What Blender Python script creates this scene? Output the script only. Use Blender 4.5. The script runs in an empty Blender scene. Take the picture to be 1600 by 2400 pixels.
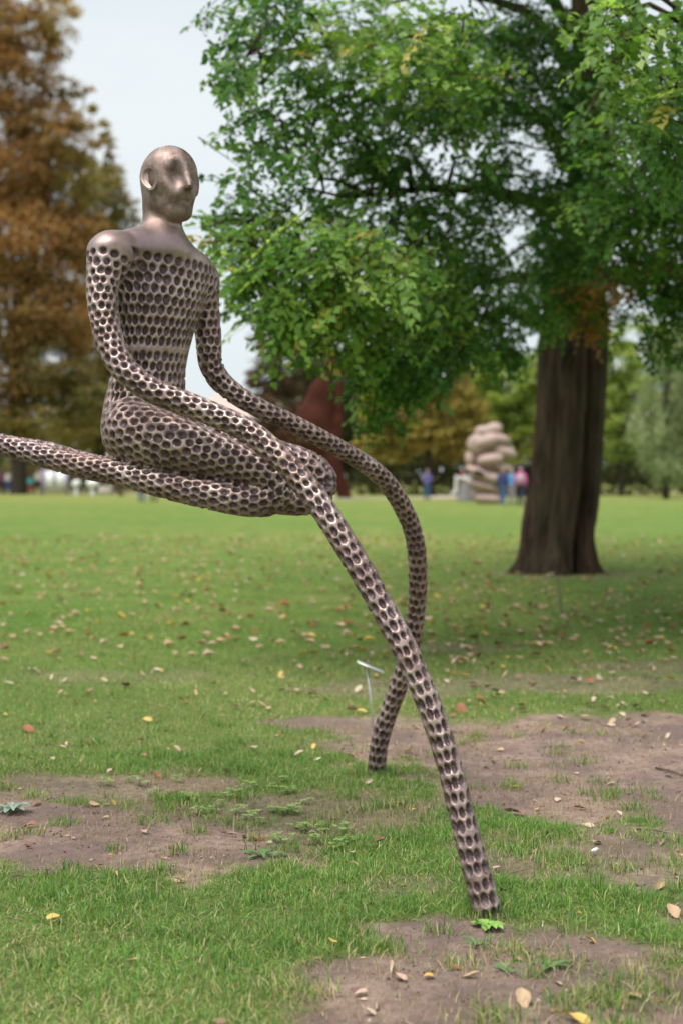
import bpy, math, random
import numpy as np
from mathutils import Vector, Matrix

random.seed(7)
rng = np.random.default_rng(11)
SC = bpy.context.scene
COL = SC.collection
R = math.radians

# ------------------------------------------------------------------ camera
F = 3333.3           # focal length in photo pixels (50 mm on a 36 mm tall frame, 2400 px)
CAM_H = 1.5
PITCH = math.atan(90 / F)
cam_d = bpy.data.cameras.new('camera')
cam_d.lens = 50
cam_d.sensor_width = 36
cam_d.sensor_fit = 'AUTO'
cam_d.clip_start = 0.05
cam_d.clip_end = 3000
cam_d.dof.use_dof = True
cam_d.dof.focus_distance = 5.45
cam_d.dof.aperture_fstop = 1.9
cam = bpy.data.objects.new('camera', cam_d)
COL.objects.link(cam)
cam.location = (0, 0, CAM_H)
cam.rotation_euler = (math.pi / 2 - PITCH, 0, 0)
SC.camera = cam

# ------------------------------------------------------------------ world, sun, exposure
SUN_EL, SUN_AZ = R(68), R(222)      # azimuth clockwise from +Y
w = bpy.data.worlds.new('World')
SC.world = w
w.use_nodes = True
nt = w.node_tree
nt.nodes.clear()
out = nt.nodes.new('ShaderNodeOutputWorld')
sky = nt.nodes.new('ShaderNodeTexSky')
sky.sky_type = 'NISHITA'
sky.sun_disc = False
sky.sun_elevation = SUN_EL
sky.sun_rotation = SUN_AZ
sky.dust_density = 3.0
bg1 = nt.nodes.new('ShaderNodeBackground')
bg1.inputs['Strength'].default_value = 0.05
nt.links.new(sky.outputs[0], bg1.inputs[0])
tc = nt.nodes.new('ShaderNodeTexCoord')
mp = nt.nodes.new('ShaderNodeMapping')
mp.inputs['Scale'].default_value = (1.2, 1.2, 3.5)
nz = nt.nodes.new('ShaderNodeTexNoise')
nz.inputs['Scale'].default_value = 1.6
nz.inputs['Detail'].default_value = 4
cr = nt.nodes.new('ShaderNodeValToRGB')
cr.color_ramp.elements[0].position = 0.35
cr.color_ramp.elements[0].color = (0.74, 0.83, 0.87, 1)
cr.color_ramp.elements[1].position = 0.68
cr.color_ramp.elements[1].color = (0.90, 0.94, 0.955, 1)
nt.links.new(tc.outputs['Generated'], mp.inputs[0])
nt.links.new(mp.outputs[0], nz.inputs['Vector'])
nt.links.new(nz.outputs[0], cr.inputs[0])
bg2 = nt.nodes.new('ShaderNodeBackground')
bg2.inputs['Strength'].default_value = 0.385
nt.links.new(cr.outputs[0], bg2.inputs[0])
mx = nt.nodes.new('ShaderNodeMixShader')
mx.inputs[0].default_value = 0.9
nt.links.new(bg1.outputs[0], mx.inputs[1])
nt.links.new(bg2.outputs[0], mx.inputs[2])
nt.links.new(mx.outputs[0], out.inputs[0])

sun_d = bpy.data.lights.new('sun', 'SUN')
sun_d.energy = 1.5
sun_d.angle = R(42)
sun_d.color = (1.0, 0.96, 0.9)
sun = bpy.data.objects.new('sun', sun_d)
COL.objects.link(sun)
sdir = Vector((math.sin(SUN_AZ) * math.cos(SUN_EL), math.cos(SUN_AZ) * math.cos(SUN_EL), math.sin(SUN_EL)))
sun.rotation_euler = sdir.to_track_quat('Z', 'Y').to_euler()
sun.location = (-10, -10, 30)

vs = SC.view_settings
vs.view_transform = 'Standard'
vs.look = 'None'
vs.gamma = 1
vs.use_curve_mapping = False
vs.exposure = 1.46
SC.cycles.max_bounces = 6
SC.cycles.transparent_max_bounces = 4
SC.cycles.use_denoising = True

# ------------------------------------------------------------------ helpers
def W(px, py, Y):
    """point of the place seen at photo pixel (px, py) that lies at distance Y in front of the camera"""
    x = (px - 800) / F
    v = (1200 - py) / F
    cp, sp = math.cos(PITCH), math.sin(PITCH)
    d = np.array([x, cp + v * sp, -sp + v * cp])
    return np.array([0, 0, CAM_H]) + d * (Y / d[1])

def G(px, py):
    """ground point seen at a photo pixel"""
    x = (px - 800) / F
    v = (1200 - py) / F
    cp, sp = math.cos(PITCH), math.sin(PITCH)
    d = np.array([x, cp + v * sp, -sp + v * cp])
    return np.array([0, 0, CAM_H]) + d * (-CAM_H / d[2])

def hash2(ix, iy, seed=0):
    h = (ix.astype(np.int64) * 374761393 + iy.astype(np.int64) * 668265263 + seed * 1274126177) & 0x7fffffff
    h = ((h ^ (h >> 13)) * 1103515245) & 0x7fffffff
    h = ((h ^ (h >> 16)) * 69069) & 0x7fffffff
    return (h & 0xffffff) / float(0xffffff)

def vnoise(x, y, seed=0):
    x = np.asarray(x, float); y = np.asarray(y, float)
    ix = np.floor(x); iy = np.floor(y)
    fx = x - ix; fy = y - iy
    fx = fx * fx * (3 - 2 * fx); fy = fy * fy * (3 - 2 * fy)
    a = hash2(ix, iy, seed); b = hash2(ix + 1, iy, seed)
    c = hash2(ix, iy + 1, seed); d = hash2(ix + 1, iy + 1, seed)
    return (a * (1 - fx) + b * fx) * (1 - fy) + (c * (1 - fx) + d * fx) * fy

def fbm(x, y, seed=0, oct=4):
    v = 0; a = 0.5; s = 0
    for i in range(oct):
        v = v + a * vnoise(x * 2 ** i, y * 2 ** i, seed + i); s += a; a *= 0.5
    return v / s

def sstep(a, b, x):
    t = np.clip((x - a) / (b - a), 0, 1)
    return t * t * (3 - 2 * t)

def mesh_np(name, V, faces, smooth=True, cols=None, attrs=None):
    """faces: list of int arrays (n,k)"""
    me = bpy.data.meshes.new(name)
    V = np.ascontiguousarray(V, np.float32)
    faces = [np.asarray(f, np.int32) for f in faces if len(f)]
    nl = sum(f.size for f in faces); nf = sum(len(f) for f in faces)
    me.vertices.add(len(V)); me.vertices.foreach_set('co', V.ravel())
    me.loops.add(nl); me.polygons.add(nf)
    me.loops.foreach_set('vertex_index', np.concatenate([f.ravel() for f in faces]))
    tot = np.concatenate([np.full(len(f), f.shape[1], np.int32) for f in faces])
    st = np.zeros(nf, np.int32); st[1:] = np.cumsum(tot)[:-1]
    me.polygons.foreach_set('loop_start', st)
    try:
        me.polygons.foreach_set('loop_total', tot)
    except Exception:
        pass
    me.update(calc_edges=True)
    me.validate()
    if smooth:
        me.polygons.foreach_set('use_smooth', np.ones(len(me.polygons), bool))
    if cols is not None:
        a = me.color_attributes.new('col', 'FLOAT_COLOR', 'POINT')
        c = np.ones((len(V), 4), np.float32); c[:, :3] = cols
        a.data.foreach_set('color', c.ravel())
    if attrs:
        for k, v in attrs.items():
            a = me.attributes.new(k, 'FLOAT', 'POINT')
            a.data.foreach_set('value', np.asarray(v, np.float32))
    me.update()
    return me

def obj(name, me, mat=None, parent=None, loc=None):
    o = bpy.data.objects.new(name, me)
    COL.objects.link(o)
    if mat is not None and me is not None:
        if len(me.materials) == 0:
            me.materials.append(mat)
    if parent is not None:
        o.parent = parent
    if loc is not None:
        o.location = loc
    return o

def tag(o, label=None, cat=None, group=None, kind=None):
    if label: o['label'] = label
    if cat: o['category'] = cat
    if group: o['group'] = group
    if kind: o['kind'] = kind
    return o

def empty(name, loc, label=None, cat=None, group=None, rz=0):
    o = bpy.data.objects.new(name, None)
    COL.objects.link(o)
    o.location = [float(c) for c in loc]
    o.rotation_euler = (0, 0, rz)
    o.empty_display_size = 0.1
    return tag(o, label, cat, group)

class MB:
    def __init__(s): s.V = []; s.F = {}; s.n = 0; s.C = []
    def add(s, V, faces, col=None):
        V = np.asarray(V, float)
        for f in faces:
            f = np.asarray(f, int)
            if len(f): s.F.setdefault(f.shape[1], []).append(f + s.n)
        s.V.append(V); s.n += len(V)
        if col is not None: s.C.append(np.tile(np.asarray(col, float), (len(V), 1)) if np.ndim(col) == 1 else col)
    def mesh(s, name, smooth=True):
        return mesh_np(name, np.concatenate(s.V), [np.concatenate(v) for v in s.F.values()], smooth,
                       np.concatenate(s.C) if s.C else None)
    def box(s, c, size, rz=0.0, col=None):
        c = np.asarray(c, float); hx, hy, hz = np.asarray(size, float) / 2
        v = np.array([[x, y, z] for x in (-hx, hx) for y in (-hy, hy) for z in (-hz, hz)])
        cs, sn = math.cos(rz), math.sin(rz)
        v = np.c_[v[:, 0] * cs - v[:, 1] * sn, v[:, 0] * sn + v[:, 1] * cs, v[:, 2]] + c
        s.add(v, [[(0, 1, 3, 2), (4, 6, 7, 5), (0, 4, 5, 1), (2, 3, 7, 6), (0, 2, 6, 4), (1, 5, 7, 3)]], col)
    def tube(s, P, rad, n=8, cap=True, col=None):
        P = np.asarray(P, float); m = len(P); rad = np.broadcast_to(np.asarray(rad, float), (m,))
        T, N, B = frames(P)
        th = np.arange(n) * 2 * math.pi / n
        V = P[:, None] + rad[:, None, None] * (np.cos(th)[None, :, None] * N[:, None] + np.sin(th)[None, :, None] * B[:, None])
        V = V.reshape(-1, 3)
        i = np.arange(m - 1)[:, None] * n; j = np.arange(n)[None]; k = (j + 1) % n
        q = np.stack([i + j, i + k, i + n + k, i + n + j], -1).reshape(-1, 4)
        fs = [q]
        if cap:
            V = np.concatenate([V, P[:1], P[-1:]])
            a = m * n
            jj = np.arange(n); kk = (jj + 1) % n
            fs.append(np.stack([np.full(n, a), kk, jj], -1))
            fs.append(np.stack([np.full(n, a + 1), (m - 1) * n + jj, (m - 1) * n + kk], -1))
        s.add(V, fs, col)

def frames(P):
    P = np.asarray(P, float)
    T = np.gradient(P, axis=0); T /= np.linalg.norm(T, axis=1, keepdims=True) + 1e-12
    N = np.zeros_like(P)
    ref = np.array([0, 0, 1.0]) if abs(T[0, 2]) < 0.9 else np.array([1.0, 0, 0])
    n = np.cross(T[0], ref); n /= np.linalg.norm(n)
    for i in range(len(P)):
        n = n - T[i] * (n @ T[i]); n /= np.linalg.norm(n) + 1e-12
        N[i] = n
    return T, N, np.cross(T, N)

def spline(pts, step):
    """Catmull-Rom through rows of pts (any columns), resampled about every step metres (first 3 columns are xyz)"""
    P = np.asarray(pts, float)
    Q = np.vstack([2 * P[0] - P[1], P, 2 * P[-1] - P[-2]])
    o = []
    for i in range(1, len(Q) - 2):
        p0, p1, p2, p3 = Q[i - 1], Q[i], Q[i + 1], Q[i + 2]
        n = max(2, int(np.linalg.norm(p2[:3] - p1[:3]) / step * 4))
        t = np.linspace(0, 1, n, endpoint=False)[:, None]
        o.append(0.5 * ((2 * p1) + (-p0 + p2) * t + (2 * p0 - 5 * p1 + 4 * p2 - p3) * t ** 2 + (-p0 + 3 * p1 - 3 * p2 + p3) * t ** 3))
    o.append(P[-1:]); o = np.vstack(o)
    L = np.r_[0, np.cumsum(np.linalg.norm(np.diff(o[:, :3], axis=0), axis=1))]
    m = max(2, int(round(L[-1] / step)) + 1)
    s = np.linspace(0, L[-1], m)
    return np.stack([np.interp(s, L, o[:, k]) for k in range(o.shape[1])], 1)

# --- signed distance shapes and a surface-nets mesher
def smin(a, b, k):
    h = np.maximum(k - np.abs(a - b), 0) / np.maximum(k, 1e-6)
    return np.minimum(a, b) - h * h * k * 0.25

def smax(a, b, k): return -smin(-a, -b, k)

def ellipsoid(P, c, r):
    q = (P - np.asarray(c)) / np.asarray(r)
    k0 = np.linalg.norm(q, axis=1)
    k1 = np.linalg.norm(q / np.asarray(r), axis=1) + 1e-9
    return k0 * (k0 - 1) / k1

def cone(P, a, b, ra, rb):
    a = np.asarray(a, float); b = np.asarray(b, float); d = b - a
    t = np.clip(((P - a) @ d) / (d @ d), 0, 1)
    return np.linalg.norm(P - a - t[:, None] * d, axis=1) - (ra + (rb - ra) * t)

def surface_nets(vals, origin, h):
    nx, ny, nz_ = vals.shape
    ins = vals < 0
    allin = np.ones((nx - 1, ny - 1, nz_ - 1), bool); anyin = np.zeros_like(allin)
    corners = [(i, j, k) for i in (0, 1) for j in (0, 1) for k in (0, 1)]
    for i, j, k in corners:
        c = ins[i:nx - 1 + i, j:ny - 1 + j, k:nz_ - 1 + k]
        allin &= c; anyin |= c
    act = anyin & ~allin
    cells = np.argwhere(act)
    idx = np.full(act.shape, -1, np.int32)
    idx[act] = np.arange(len(cells))
    cv = np.stack([vals[cells[:, 0] + i, cells[:, 1] + j, cells[:, 2] + k] for i, j, k in corners], 1)
    acc = np.zeros((len(cells), 3)); cnt = np.zeros(len(cells))
    for a in range(8):
        for ax in range(3):
            ca = corners[a]
            if ca[ax]: continue
            cb = list(ca); cb[ax] = 1; b = corners.index(tuple(cb))
            va, vb = cv[:, a], cv[:, b]
            m = (va < 0) != (vb < 0)
            t = np.where(m, va / np.where(va == vb, 1, va - vb), 0)
            p = np.tile(np.array(ca, float), (len(cells), 1)); p[:, ax] += t
            acc[m] += p[m]; cnt[m] += 1
    V = (cells + acc / cnt[:, None]) * h + origin
    quads = []
    for ax in range(3):
        u, v = [(1, 2), (2, 0), (0, 1)][ax]
        sl0 = [slice(None)] * 3; sl1 = [slice(None)] * 3
        sl0[ax] = slice(0, -1); sl1[ax] = slice(1, None)
        for q in (u, v):
            sl0[q] = slice(1, -1); sl1[q] = slice(1, -1)
        A = ins[tuple(sl0)]; B = ins[tuple(sl1)]
        for flip, m in ((False, A & ~B), (True, ~A & B)):
            e = np.argwhere(m)
            if not len(e): continue
            e[:, u] += 1; e[:, v] += 1
            def cell(du, dv):
                c = e.copy(); c[:, u] += du; c[:, v] += dv
                return idx[c[:, 0], c[:, 1], c[:, 2]]
            q = np.stack([cell(-1, -1), cell(0, -1), cell(0, 0), cell(-1, 0)], 1)
            quads.append(q[:, ::-1] if flip else q)
    return V, np.concatenate(quads)

def sdf_mesh(f, lo, hi, h, coarse=4):
    lo = np.asarray(lo, float); hi = np.asarray(hi, float)
    n = (np.ceil((hi - lo) / (h * coarse))).astype(int)
    def grid(nn, st):
        g = np.stack(np.meshgrid(*[np.arange(k) for k in nn], indexing='ij'), -1).reshape(-1, 3)
        return g
    g = grid(n, 1)
    cen = lo + (g + 0.5) * h * coarse - h * 0.5
    d = np.concatenate([f(c) for c in np.array_split(cen, max(1, len(cen) // 150000))])
    near = np.abs(d) < h * coarse * 1.1
    D = d.reshape(n).astype(np.float32)
    vals = np.repeat(np.repeat(np.repeat(np.sign(D) * 1.0, coarse, 0), coarse, 1), coarse, 2).astype(np.float32)
    blk = g[near]
    off = grid((coarse,) * 3, 1)
    fine = (blk[:, None] * coarse + off[None]).reshape(-1, 3)
    P = lo + fine * h
    fd = np.concatenate([f(c) for c in np.array_split(P, max(1, len(P) // 150000))])
    vals[fine[:, 0], fine[:, 1], fine[:, 2]] = fd
    return surface_nets(vals, lo, h)

# ------------------------------------------------------------------ materials
MATS = {}
def new_mat(name):
    m = bpy.data.materials.new(name); m.use_nodes = True
    MATS[name] = m
    return m, m.node_tree, m.node_tree.nodes['Principled BSDF']

def N(t, typ, **kw):
    n = t.nodes.new(typ)
    for k, v in kw.items():
        if k in n.inputs: n.inputs[k].default_value = v
        else: setattr(n, k, v)
    return n

def ramp(t, src, stops):
    r = t.nodes.new('ShaderNodeValToRGB')
    e = r.color_ramp.elements
    while len(e) < len(stops): e.new(0.5)
    for el, (p, c) in zip(e, stops):
        el.position = p; el.color = (*c, 1)
    t.links.new(src, r.inputs[0])
    return r.outputs[0]

def noise(t, scale, detail=4, rough=0.55, coord='Object', vec=None, mapscale=None):
    n = t.nodes.new('ShaderNodeTexNoise')
    n.inputs['Scale'].default_value = scale; n.inputs['Detail'].default_value = detail; n.inputs['Roughness'].default_value = rough
    tcn = t.nodes.new('ShaderNodeTexCoord')
    src = tcn.outputs[coord]
    if mapscale:
        mpn = t.nodes.new('ShaderNodeMapping'); mpn.inputs['Scale'].default_value = mapscale
        t.links.new(src, mpn.inputs[0]); src = mpn.outputs[0]
    t.links.new(src, n.inputs['Vector'])
    return n.outputs[0]

def mixc(t, fac, a, b, mode='MIX'):
    m = t.nodes.new('ShaderNodeMix'); m.data_type = 'RGBA'; m.blend_type = mode
    for s, v in ((m.inputs[0], fac), (m.inputs[6], a), (m.inputs[7], b)):
        if hasattr(v, 'links'): t.links.new(v, s)
        elif isinstance(v, (tuple, list)): s.default_value = (*v, 1) if len(v) == 3 else v
        else: s.default_value = v
    return m.outputs[2]

def simple(name, col, rough=0.7, var=0.25, scale=6.0, metal=0.0, bump=0.0, bscale=40):
    m, t, b = new_mat(name)
    nse = noise(t, scale)
    c0 = tuple(c * (1 - var) for c in col); c1 = tuple(min(1, c * (1 + var)) for c in col)
    t.links.new(ramp(t, nse, [(0.3, c0), (0.7, c1)]), b.inputs['Base Color'])
    b.inputs['Roughness'].default_value = rough; b.inputs['Metallic'].default_value = metal
    if bump:
        bp = N(t, 'ShaderNodeBump', Strength=bump, Distance=0.02)
        t.links.new(noise(t, bscale), bp.inputs['Height']); t.links.new(bp.outputs[0], b.inputs['Normal'])
    return m

def leaf_mat(name, transl=0.35, rough=0.5, spec=0.35):
    """leaf colour comes from the per-leaf 'col' attribute; part of the light passes through the blade"""
    m, t, b = new_mat(name)
    at = t.nodes.new('ShaderNodeVertexColor'); at.layer_name = 'col'
    t.links.new(at.outputs[0], b.inputs['Base Color'])
    b.inputs['Roughness'].default_value = rough
    b.inputs['Specular IOR Level'].default_value = spec
    tr = t.nodes.new('ShaderNodeBsdfTranslucent')
    t.links.new(mixc(t, 1.0, at.outputs[0], (1.25, 1.2, 0.7), 'MULTIPLY'), tr.inputs[0])
    ms = t.nodes.new('ShaderNodeMixShader'); ms.inputs[0].default_value = transl
    t.links.new(b.outputs[0], ms.inputs[1]); t.links.new(tr.outputs[0], ms.inputs[2])
    t.links.new(ms.outputs[0], t.nodes['Material Output'].inputs[0])
    return m

M_LEAF = leaf_mat('leaf_blade', 0.55)
M_FAR = leaf_mat('far_foliage', 0.4, 0.7, 0.15)
M_GRASS = leaf_mat('grass_blade', 0.35, 0.55, 0.25)

# ================================================================== GROUND
SOIL = [  # x, y, rx, ry, strength : worn bare patches in the lawn
    (-1.5, 5.95, 1.05, 0.80, 1.0), (-0.75, 5.72, 0.70, 0.58, 1.0), (-0.28, 6.25, 0.72, 0.52, 0.62), (-1.1, 6.75, 0.8, 0.40, 0.75),
    (1.8, 7.6, 1.75, 1.25, 1.0), (0.6, 8.05, 0.80, 0.70, 1.0), (0.05, 8.55, 0.45, 0.22, 0.9), (2.2, 6.4, 0.95, 1.2, 1.0), (1.0, 6.8, 0.55, 0.65, 1.0),
    (1.35, 5.6, 0.50, 0.48, 0.85), (0.80, 5.55, 0.36, 0.40, 0.6), (3.6, 7.2, 1.8, 1.3, 1.0),
    (0.52, 4.12, 0.62, 0.52, 1.0), (0.27, 4.62, 0.30, 0.20, 1.0), (1.0, 4.0, 0.55, 0.28, 0.85), (1.35, 4.75, 0.25, 0.2, 0.55), (0.55, 3.5, 0.6, 0.5, 1.0),
    (1.6, 10.1, 1.2, 0.5, 0.5), (0.35, 9.9, 0.7, 0.45, 0.45), (2.8, 11.0, 1.1, 0.5, 0.45), (0.2, 5.15, 0.25, 0.15, 0.35), (-1.6, 10.5, 0.9, 0.4, 0.25),
    (3.3, 20.9, 1.3, 1.0, 0.3), (0.9, 12.2, 0.8, 0.4, 0.4),
]
def soil_mask(x, y):
    x = np.asarray(x, float); y = np.asarray(y, float)
    m = np.zeros_like(x)
    wob = (fbm(x * 2.6, y * 2.6, 3) - 0.5) * 0.85 + (fbm(x * 9, y * 9, 8, 3) - 0.5) * 0.5
    for cx, cy, rx, ry, st in SOIL:
        q = np.sqrt(((x - cx) / rx) ** 2 + ((y - cy) / ry) ** 2) + wob
        m = np.maximum(m, st * (1 - sstep(0.72, 1.12, q)))
    return m

def ground_h(x, y):
    x = np.asarray(x, float); y = np.asarray(y, float)
    near = 1 - sstep(16, 30, np.hypot(x, y))
    h = near * ((fbm(x * 0.9, y * 0.9, 21, 3) - 0.5) * 0.016 + (fbm(x * 6, y * 6, 25, 3) - 0.5) * 0.012)
    h = h + 0.03 * np.exp(-((x - 3.25) ** 2 + (y - 21.2) ** 2) / (2 * 1.5 ** 2))
    return h - 0.012 * soil_mask(x, y) * near

def graded(parts):
    o = []
    for a, b, st in parts:
        o.append(np.arange(a, b, st))
    return np.concatenate(o)
gx = graded([(-700, -100, 60), (-100, -20, 8), (-20, -4.5, 0.8), (-4.5, 4.5, 0.038), (4.5, 20, 0.8), (20, 100, 8), (100, 701, 60)])
gy = graded([(-60, 2, 6), (2, 3.2, 0.2), (3.2, 9.5, 0.036), (9.5, 14, 0.09), (14, 26, 0.4), (26, 140, 4), (140, 900, 60)])
X, Yg = np.meshgrid(gx, gy, indexing='ij')
Z = ground_h(X, Yg)
sm = soil_mask(X, Yg)
Z = Z + (fbm(X * 28, Yg * 28, 31, 2) - 0.5) * 0.012 * sm * (Yg < 12)
V = np.stack([X, Yg, Z], -1).reshape(-1, 3)
ny = len(gy)
i = np.arange(len(gx) - 1)[:, None] * ny; j = np.arange(ny - 1)[None]
Fq = np.stack([i + j, i + ny + j, i + ny + j + 1, i + j + 1], -1).reshape(-1, 4)
g_me = mesh_np('ground', V, [Fq], True, None, {'soil': sm.ravel()})

m, t, b = new_mat('lawn_and_soil')
att = t.nodes.new('ShaderNodeAttribute'); att.attribute_name = 'soil'
n1 = noise(t, 1.1, 5); n2 = noise(t, 24, 5, 0.6); n3 = noise(t, 160, 3, 0.6); n4 = noise(t, 0.05, 3)
soil_c = ramp(t, n2, [(0.25, (0.24, 0.155, 0.122)), (0.5, (0.42, 0.295, 0.24)), (0.78, (0.57, 0.435, 0.355))])
soil_c = mixc(t, ramp(t, noise(t, 2.3, 5, 0.6), [(0.42, (0.75, 0.75, 0.75)), (0.62, (0, 0, 0))]), soil_c, (0.205, 0.148, 0.138))
soil_c = mixc(t, ramp(t, n3, [(0.55, (0, 0, 0)), (0.75, (0.55, 0.55, 0.55))]), soil_c, (0.14, 0.10, 0.085))
thatch = ramp(t, n2, [(0.25, (0.10, 0.13, 0.04)), (0.55, (0.19, 0.225, 0.07)), (0.8, (0.32, 0.30, 0.14))])
lawn_far = mixc(t, n1, ramp(t, noise(t, 5, 5, 0.65), [(0.3, (0.085, 0.165, 0.03)), (0.55, (0.145, 0.235, 0.044)), (0.8, (0.22, 0.28, 0.07))]), (0.145, 0.225, 0.044))
lawn_far = mixc(t, ramp(t, n4, [(0.45, (0, 0, 0)), (0.7, (1, 1, 1))]), lawn_far, (0.22, 0.25, 0.06))
geo = t.nodes.new('ShaderNodeNewGeometry'); sx = t.nodes.new('ShaderNodeSeparateXYZ')
t.links.new(geo.outputs['Position'], sx.inputs[0])
def maprange(t, v, a, b_):
    mr = t.nodes.new('ShaderNodeMapRange'); mr.inputs[1].default_value = a; mr.inputs[2].default_value = b_
    t.links.new(v, mr.inputs[0]); return mr.outputs[0]
lawn_far = mixc(t, ramp(t, noise(t, 0.45, 5, 0.65), [(0.45, (0, 0, 0)), (0.7, (0.75, 0.75, 0.75))]), lawn_far, (0.25, 0.255, 0.085))
lawn_far = mixc(t, ramp(t, noise(t, 1.7, 5, 0.7), [(0.40, (0.6, 0.6, 0.6)), (0.55, (0, 0, 0))]), lawn_far, (0.085, 0.15, 0.035))
# the mown lawn reads as thatch between modelled blades near by and as a closed sward farther out, drier towards the far edge
base = mixc(t, maprange(t, sx.outputs['Y'], 7, 15), thatch, lawn_far)
base = mixc(t, maprange(t, sx.outputs['Y'], 55, 105), base, (0.24, 0.25, 0.075))
t.links.new(mixc(t, att.outputs['Fac'], base, soil_c), b.inputs['Base Color'])
b.inputs['Roughness'].default_value = 0.95
b.inputs['Specular IOR Level'].default_value = 0.1
bp = N(t, 'ShaderNodeBump', Strength=0.9, Distance=0.03)
t.links.new(noise(t, 45, 7, 0.75), bp.inputs['Height']); t.links.new(bp.outputs[0], b.inputs['Normal'])
tag(obj('ground', g_me, m), kind='structure')

# a paved path crossing the far edge of the lawn
M_PATH = simple('path_gravel', (0.42, 0.34, 0.29), 0.9, 0.12, 0.6)
pb = MB()
pts = np.array([[-60, 108.5], [-26, 107], [-8, 97], [-1, 87.2], [2, 86.2], [6, 88], [14, 108], [40, 114], [70, 118]], float)
sp = spline(np.c_[pts, np.full(len(pts), 0.012)], 1.5)
T_, N_, B_ = frames(sp)
side = np.cross(T_, [0, 0, 1.0]); side /= np.linalg.norm(side, axis=1, keepdims=True)
wd = 1.5
V = np.concatenate([sp - side * wd, sp + side * wd]); k = len(sp); q = np.arange(k - 1)
pb.add(V, [np.stack([q, q + k, q + k + 1, q + 1], 1)])
tag(obj('path', pb.mesh('path'), M_PATH), kind='structure')


# ================================================================== BRONZE SCULPTURE
def limb(rows, step=0.03):
    """rows of (px, py, distance, radius)"""
    pts = [np.r_[W(a, b_, c), r] for a, b_, c, r in rows]
    return spline(pts, step)

ARM_R = limb([(254, 594, 5.56, .067), (243, 640, 5.53, .066), (241, 700, 5.50, .061), (250, 772, 5.47, .057), (272, 836, 5.43, .054),
              (310, 882, 5.40, .051), (362, 917, 5.38, .049), (461, 955, 5.36, .047), (571, 1004, 5.32, .047), (634, 1052, 5.28, .048),
              (692, 1108, 5.24, .048), (764, 1204, 5.18, .048), (826, 1302, 5.13, .048), (876, 1388, 5.08, .047), (936, 1497, 5.02, .047),
              (964, 1555, 4.99, .046), (1008, 1660, 4.95, .045), (1051, 1789, 4.91, .045), (1084, 1921, 4.87, .0465), (1120, 2058, 4.83, .049), (1146, 2150, 4.81, .049), (1166, 2220, 4.80, .047)])
ARM_L = limb([(466, 666, 5.95, .070), (480, 715, 5.95, .060), (488, 780, 5.95, .056), (496, 858, 5.96, .051), (534, 910, 5.97, .046),
              (611, 958, 6.0, .0425), (680, 990, 6.07, .041), (749, 1026, 6.15, .041), (812, 1061, 6.27, .042), (870, 1098, 6.38, .043), (914, 1141, 6.48, .044),
              (960, 1224, 6.63, .045), (976, 1298, 6.72, .046), (977, 1402, 6.82, .046), (965, 1500, 6.90, .046), (938, 1595, 6.96, .046),
              (906, 1682, 7.0, .046), (889, 1743, 7.02, .046), (881, 1812, 7.05, .046), (878, 1870, 7.06, .045)])
LEG_R = limb([(316, 1010, 5.62, .125), (350, 1022, 5.58, .121), (420, 1042, 5.52, .106), (520, 1074, 5.48, .086), (590, 1098, 5.46, .074), (634, 1118, 5.45, .069),
              (654, 1145, 5.45, .067), (634, 1169, 5.45, .067), (580, 1172, 5.45, .065), (512, 1162, 5.46, .062), (400, 1138, 5.52, .058), (289, 1110, 5.60, .053),
              (191, 1092, 5.68, .050), (96, 1066, 5.76, .048), (0, 1041, 5.85, .047), (-150, 1008, 6.0, .046), (-350, 1000, 6.15, .046),
              (-520, 1060, 6.25, .046), (-640, 1250, 6.3, .046), (-700, 1500, 6.35, .046), (-720, 1930, 6.4, .047)])
LEG_L = limb([(400, 1018, 5.93, .115), (500, 1042, 5.95, .100), (600, 1066, 5.95, .088), (680, 1086, 5.95, .082), (722, 1100, 5.95, .080), (748, 1130, 5.95, .079),
              (730, 1163, 5.95, .076), (680, 1170, 5.95, .069), (600, 1164, 5.95, .060), (500, 1148, 5.95, .055), (400, 1124, 5.97, .050), (300, 1106, 6.0, .047),
              (200, 1084, 6.05, .046), (100, 1057, 6.1, .046), (0, 1042, 6.15, .046), (-150, 1012, 6.3, .046), (-350, 1002, 6.45, .046),
              (-520, 1060, 6.55, .046), (-640, 1240, 6.65, .046), (-690, 1500, 6.7, .046), (-710, 1890, 6.75, .047)])
NECK = limb([(380, 590, 5.75, .092), (384, 560, 5.76, .080), (382, 530, 5.765, .074), (376, 495, 5.77, .072), (378, 450, 5.77, .075)])

FACE = R(50)
E_F = np.array([math.cos(FACE), -math.sin(FACE), 0.0])      # the way the figure faces
E_L = np.array([math.sin(FACE), math.cos(FACE), 0.0])       # its left-hand side
HEAD = W(396, 432, 5.75)
TORSO = []   # z, x, y, half width, half depth
for px, py, a, b_ in [(383, 572, .11, .078), (379, 588, .20, .090), (375, 608, .258, .098), (372, 638, .258, .108), (369, 690, .226, .114), (362, 760, .190, .106),
                      (355, 820, .170, .098), (350, 865, .164, .097), (346, 905, .170, .106), (342, 950, .182, .125), (338, 1000, .185, .135), (336, 1050, .17, .12), (336, 1085, .11, .08)]:
    p = W(px, py, 5.755)
    TORSO.append((p[2], p[0], p[1], a, b_))
TORSO = np.array(TORSO)[::-1]
_z = np.linspace(TORSO[0, 0], TORSO[-1, 0], 160)
_tt = np.stack([np.interp(_z, TORSO[:, 0], TORSO[:, k]) for k in range(1, 5)], 1)
_ker = np.hanning(15); _ker /= _ker.sum()
_pad = np.pad(_tt, ((7, 7), (0, 0)), mode='edge')
_tt = np.stack([np.convolve(_pad[:, k], _ker, 'valid') for k in range(4)], 1)

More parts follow.
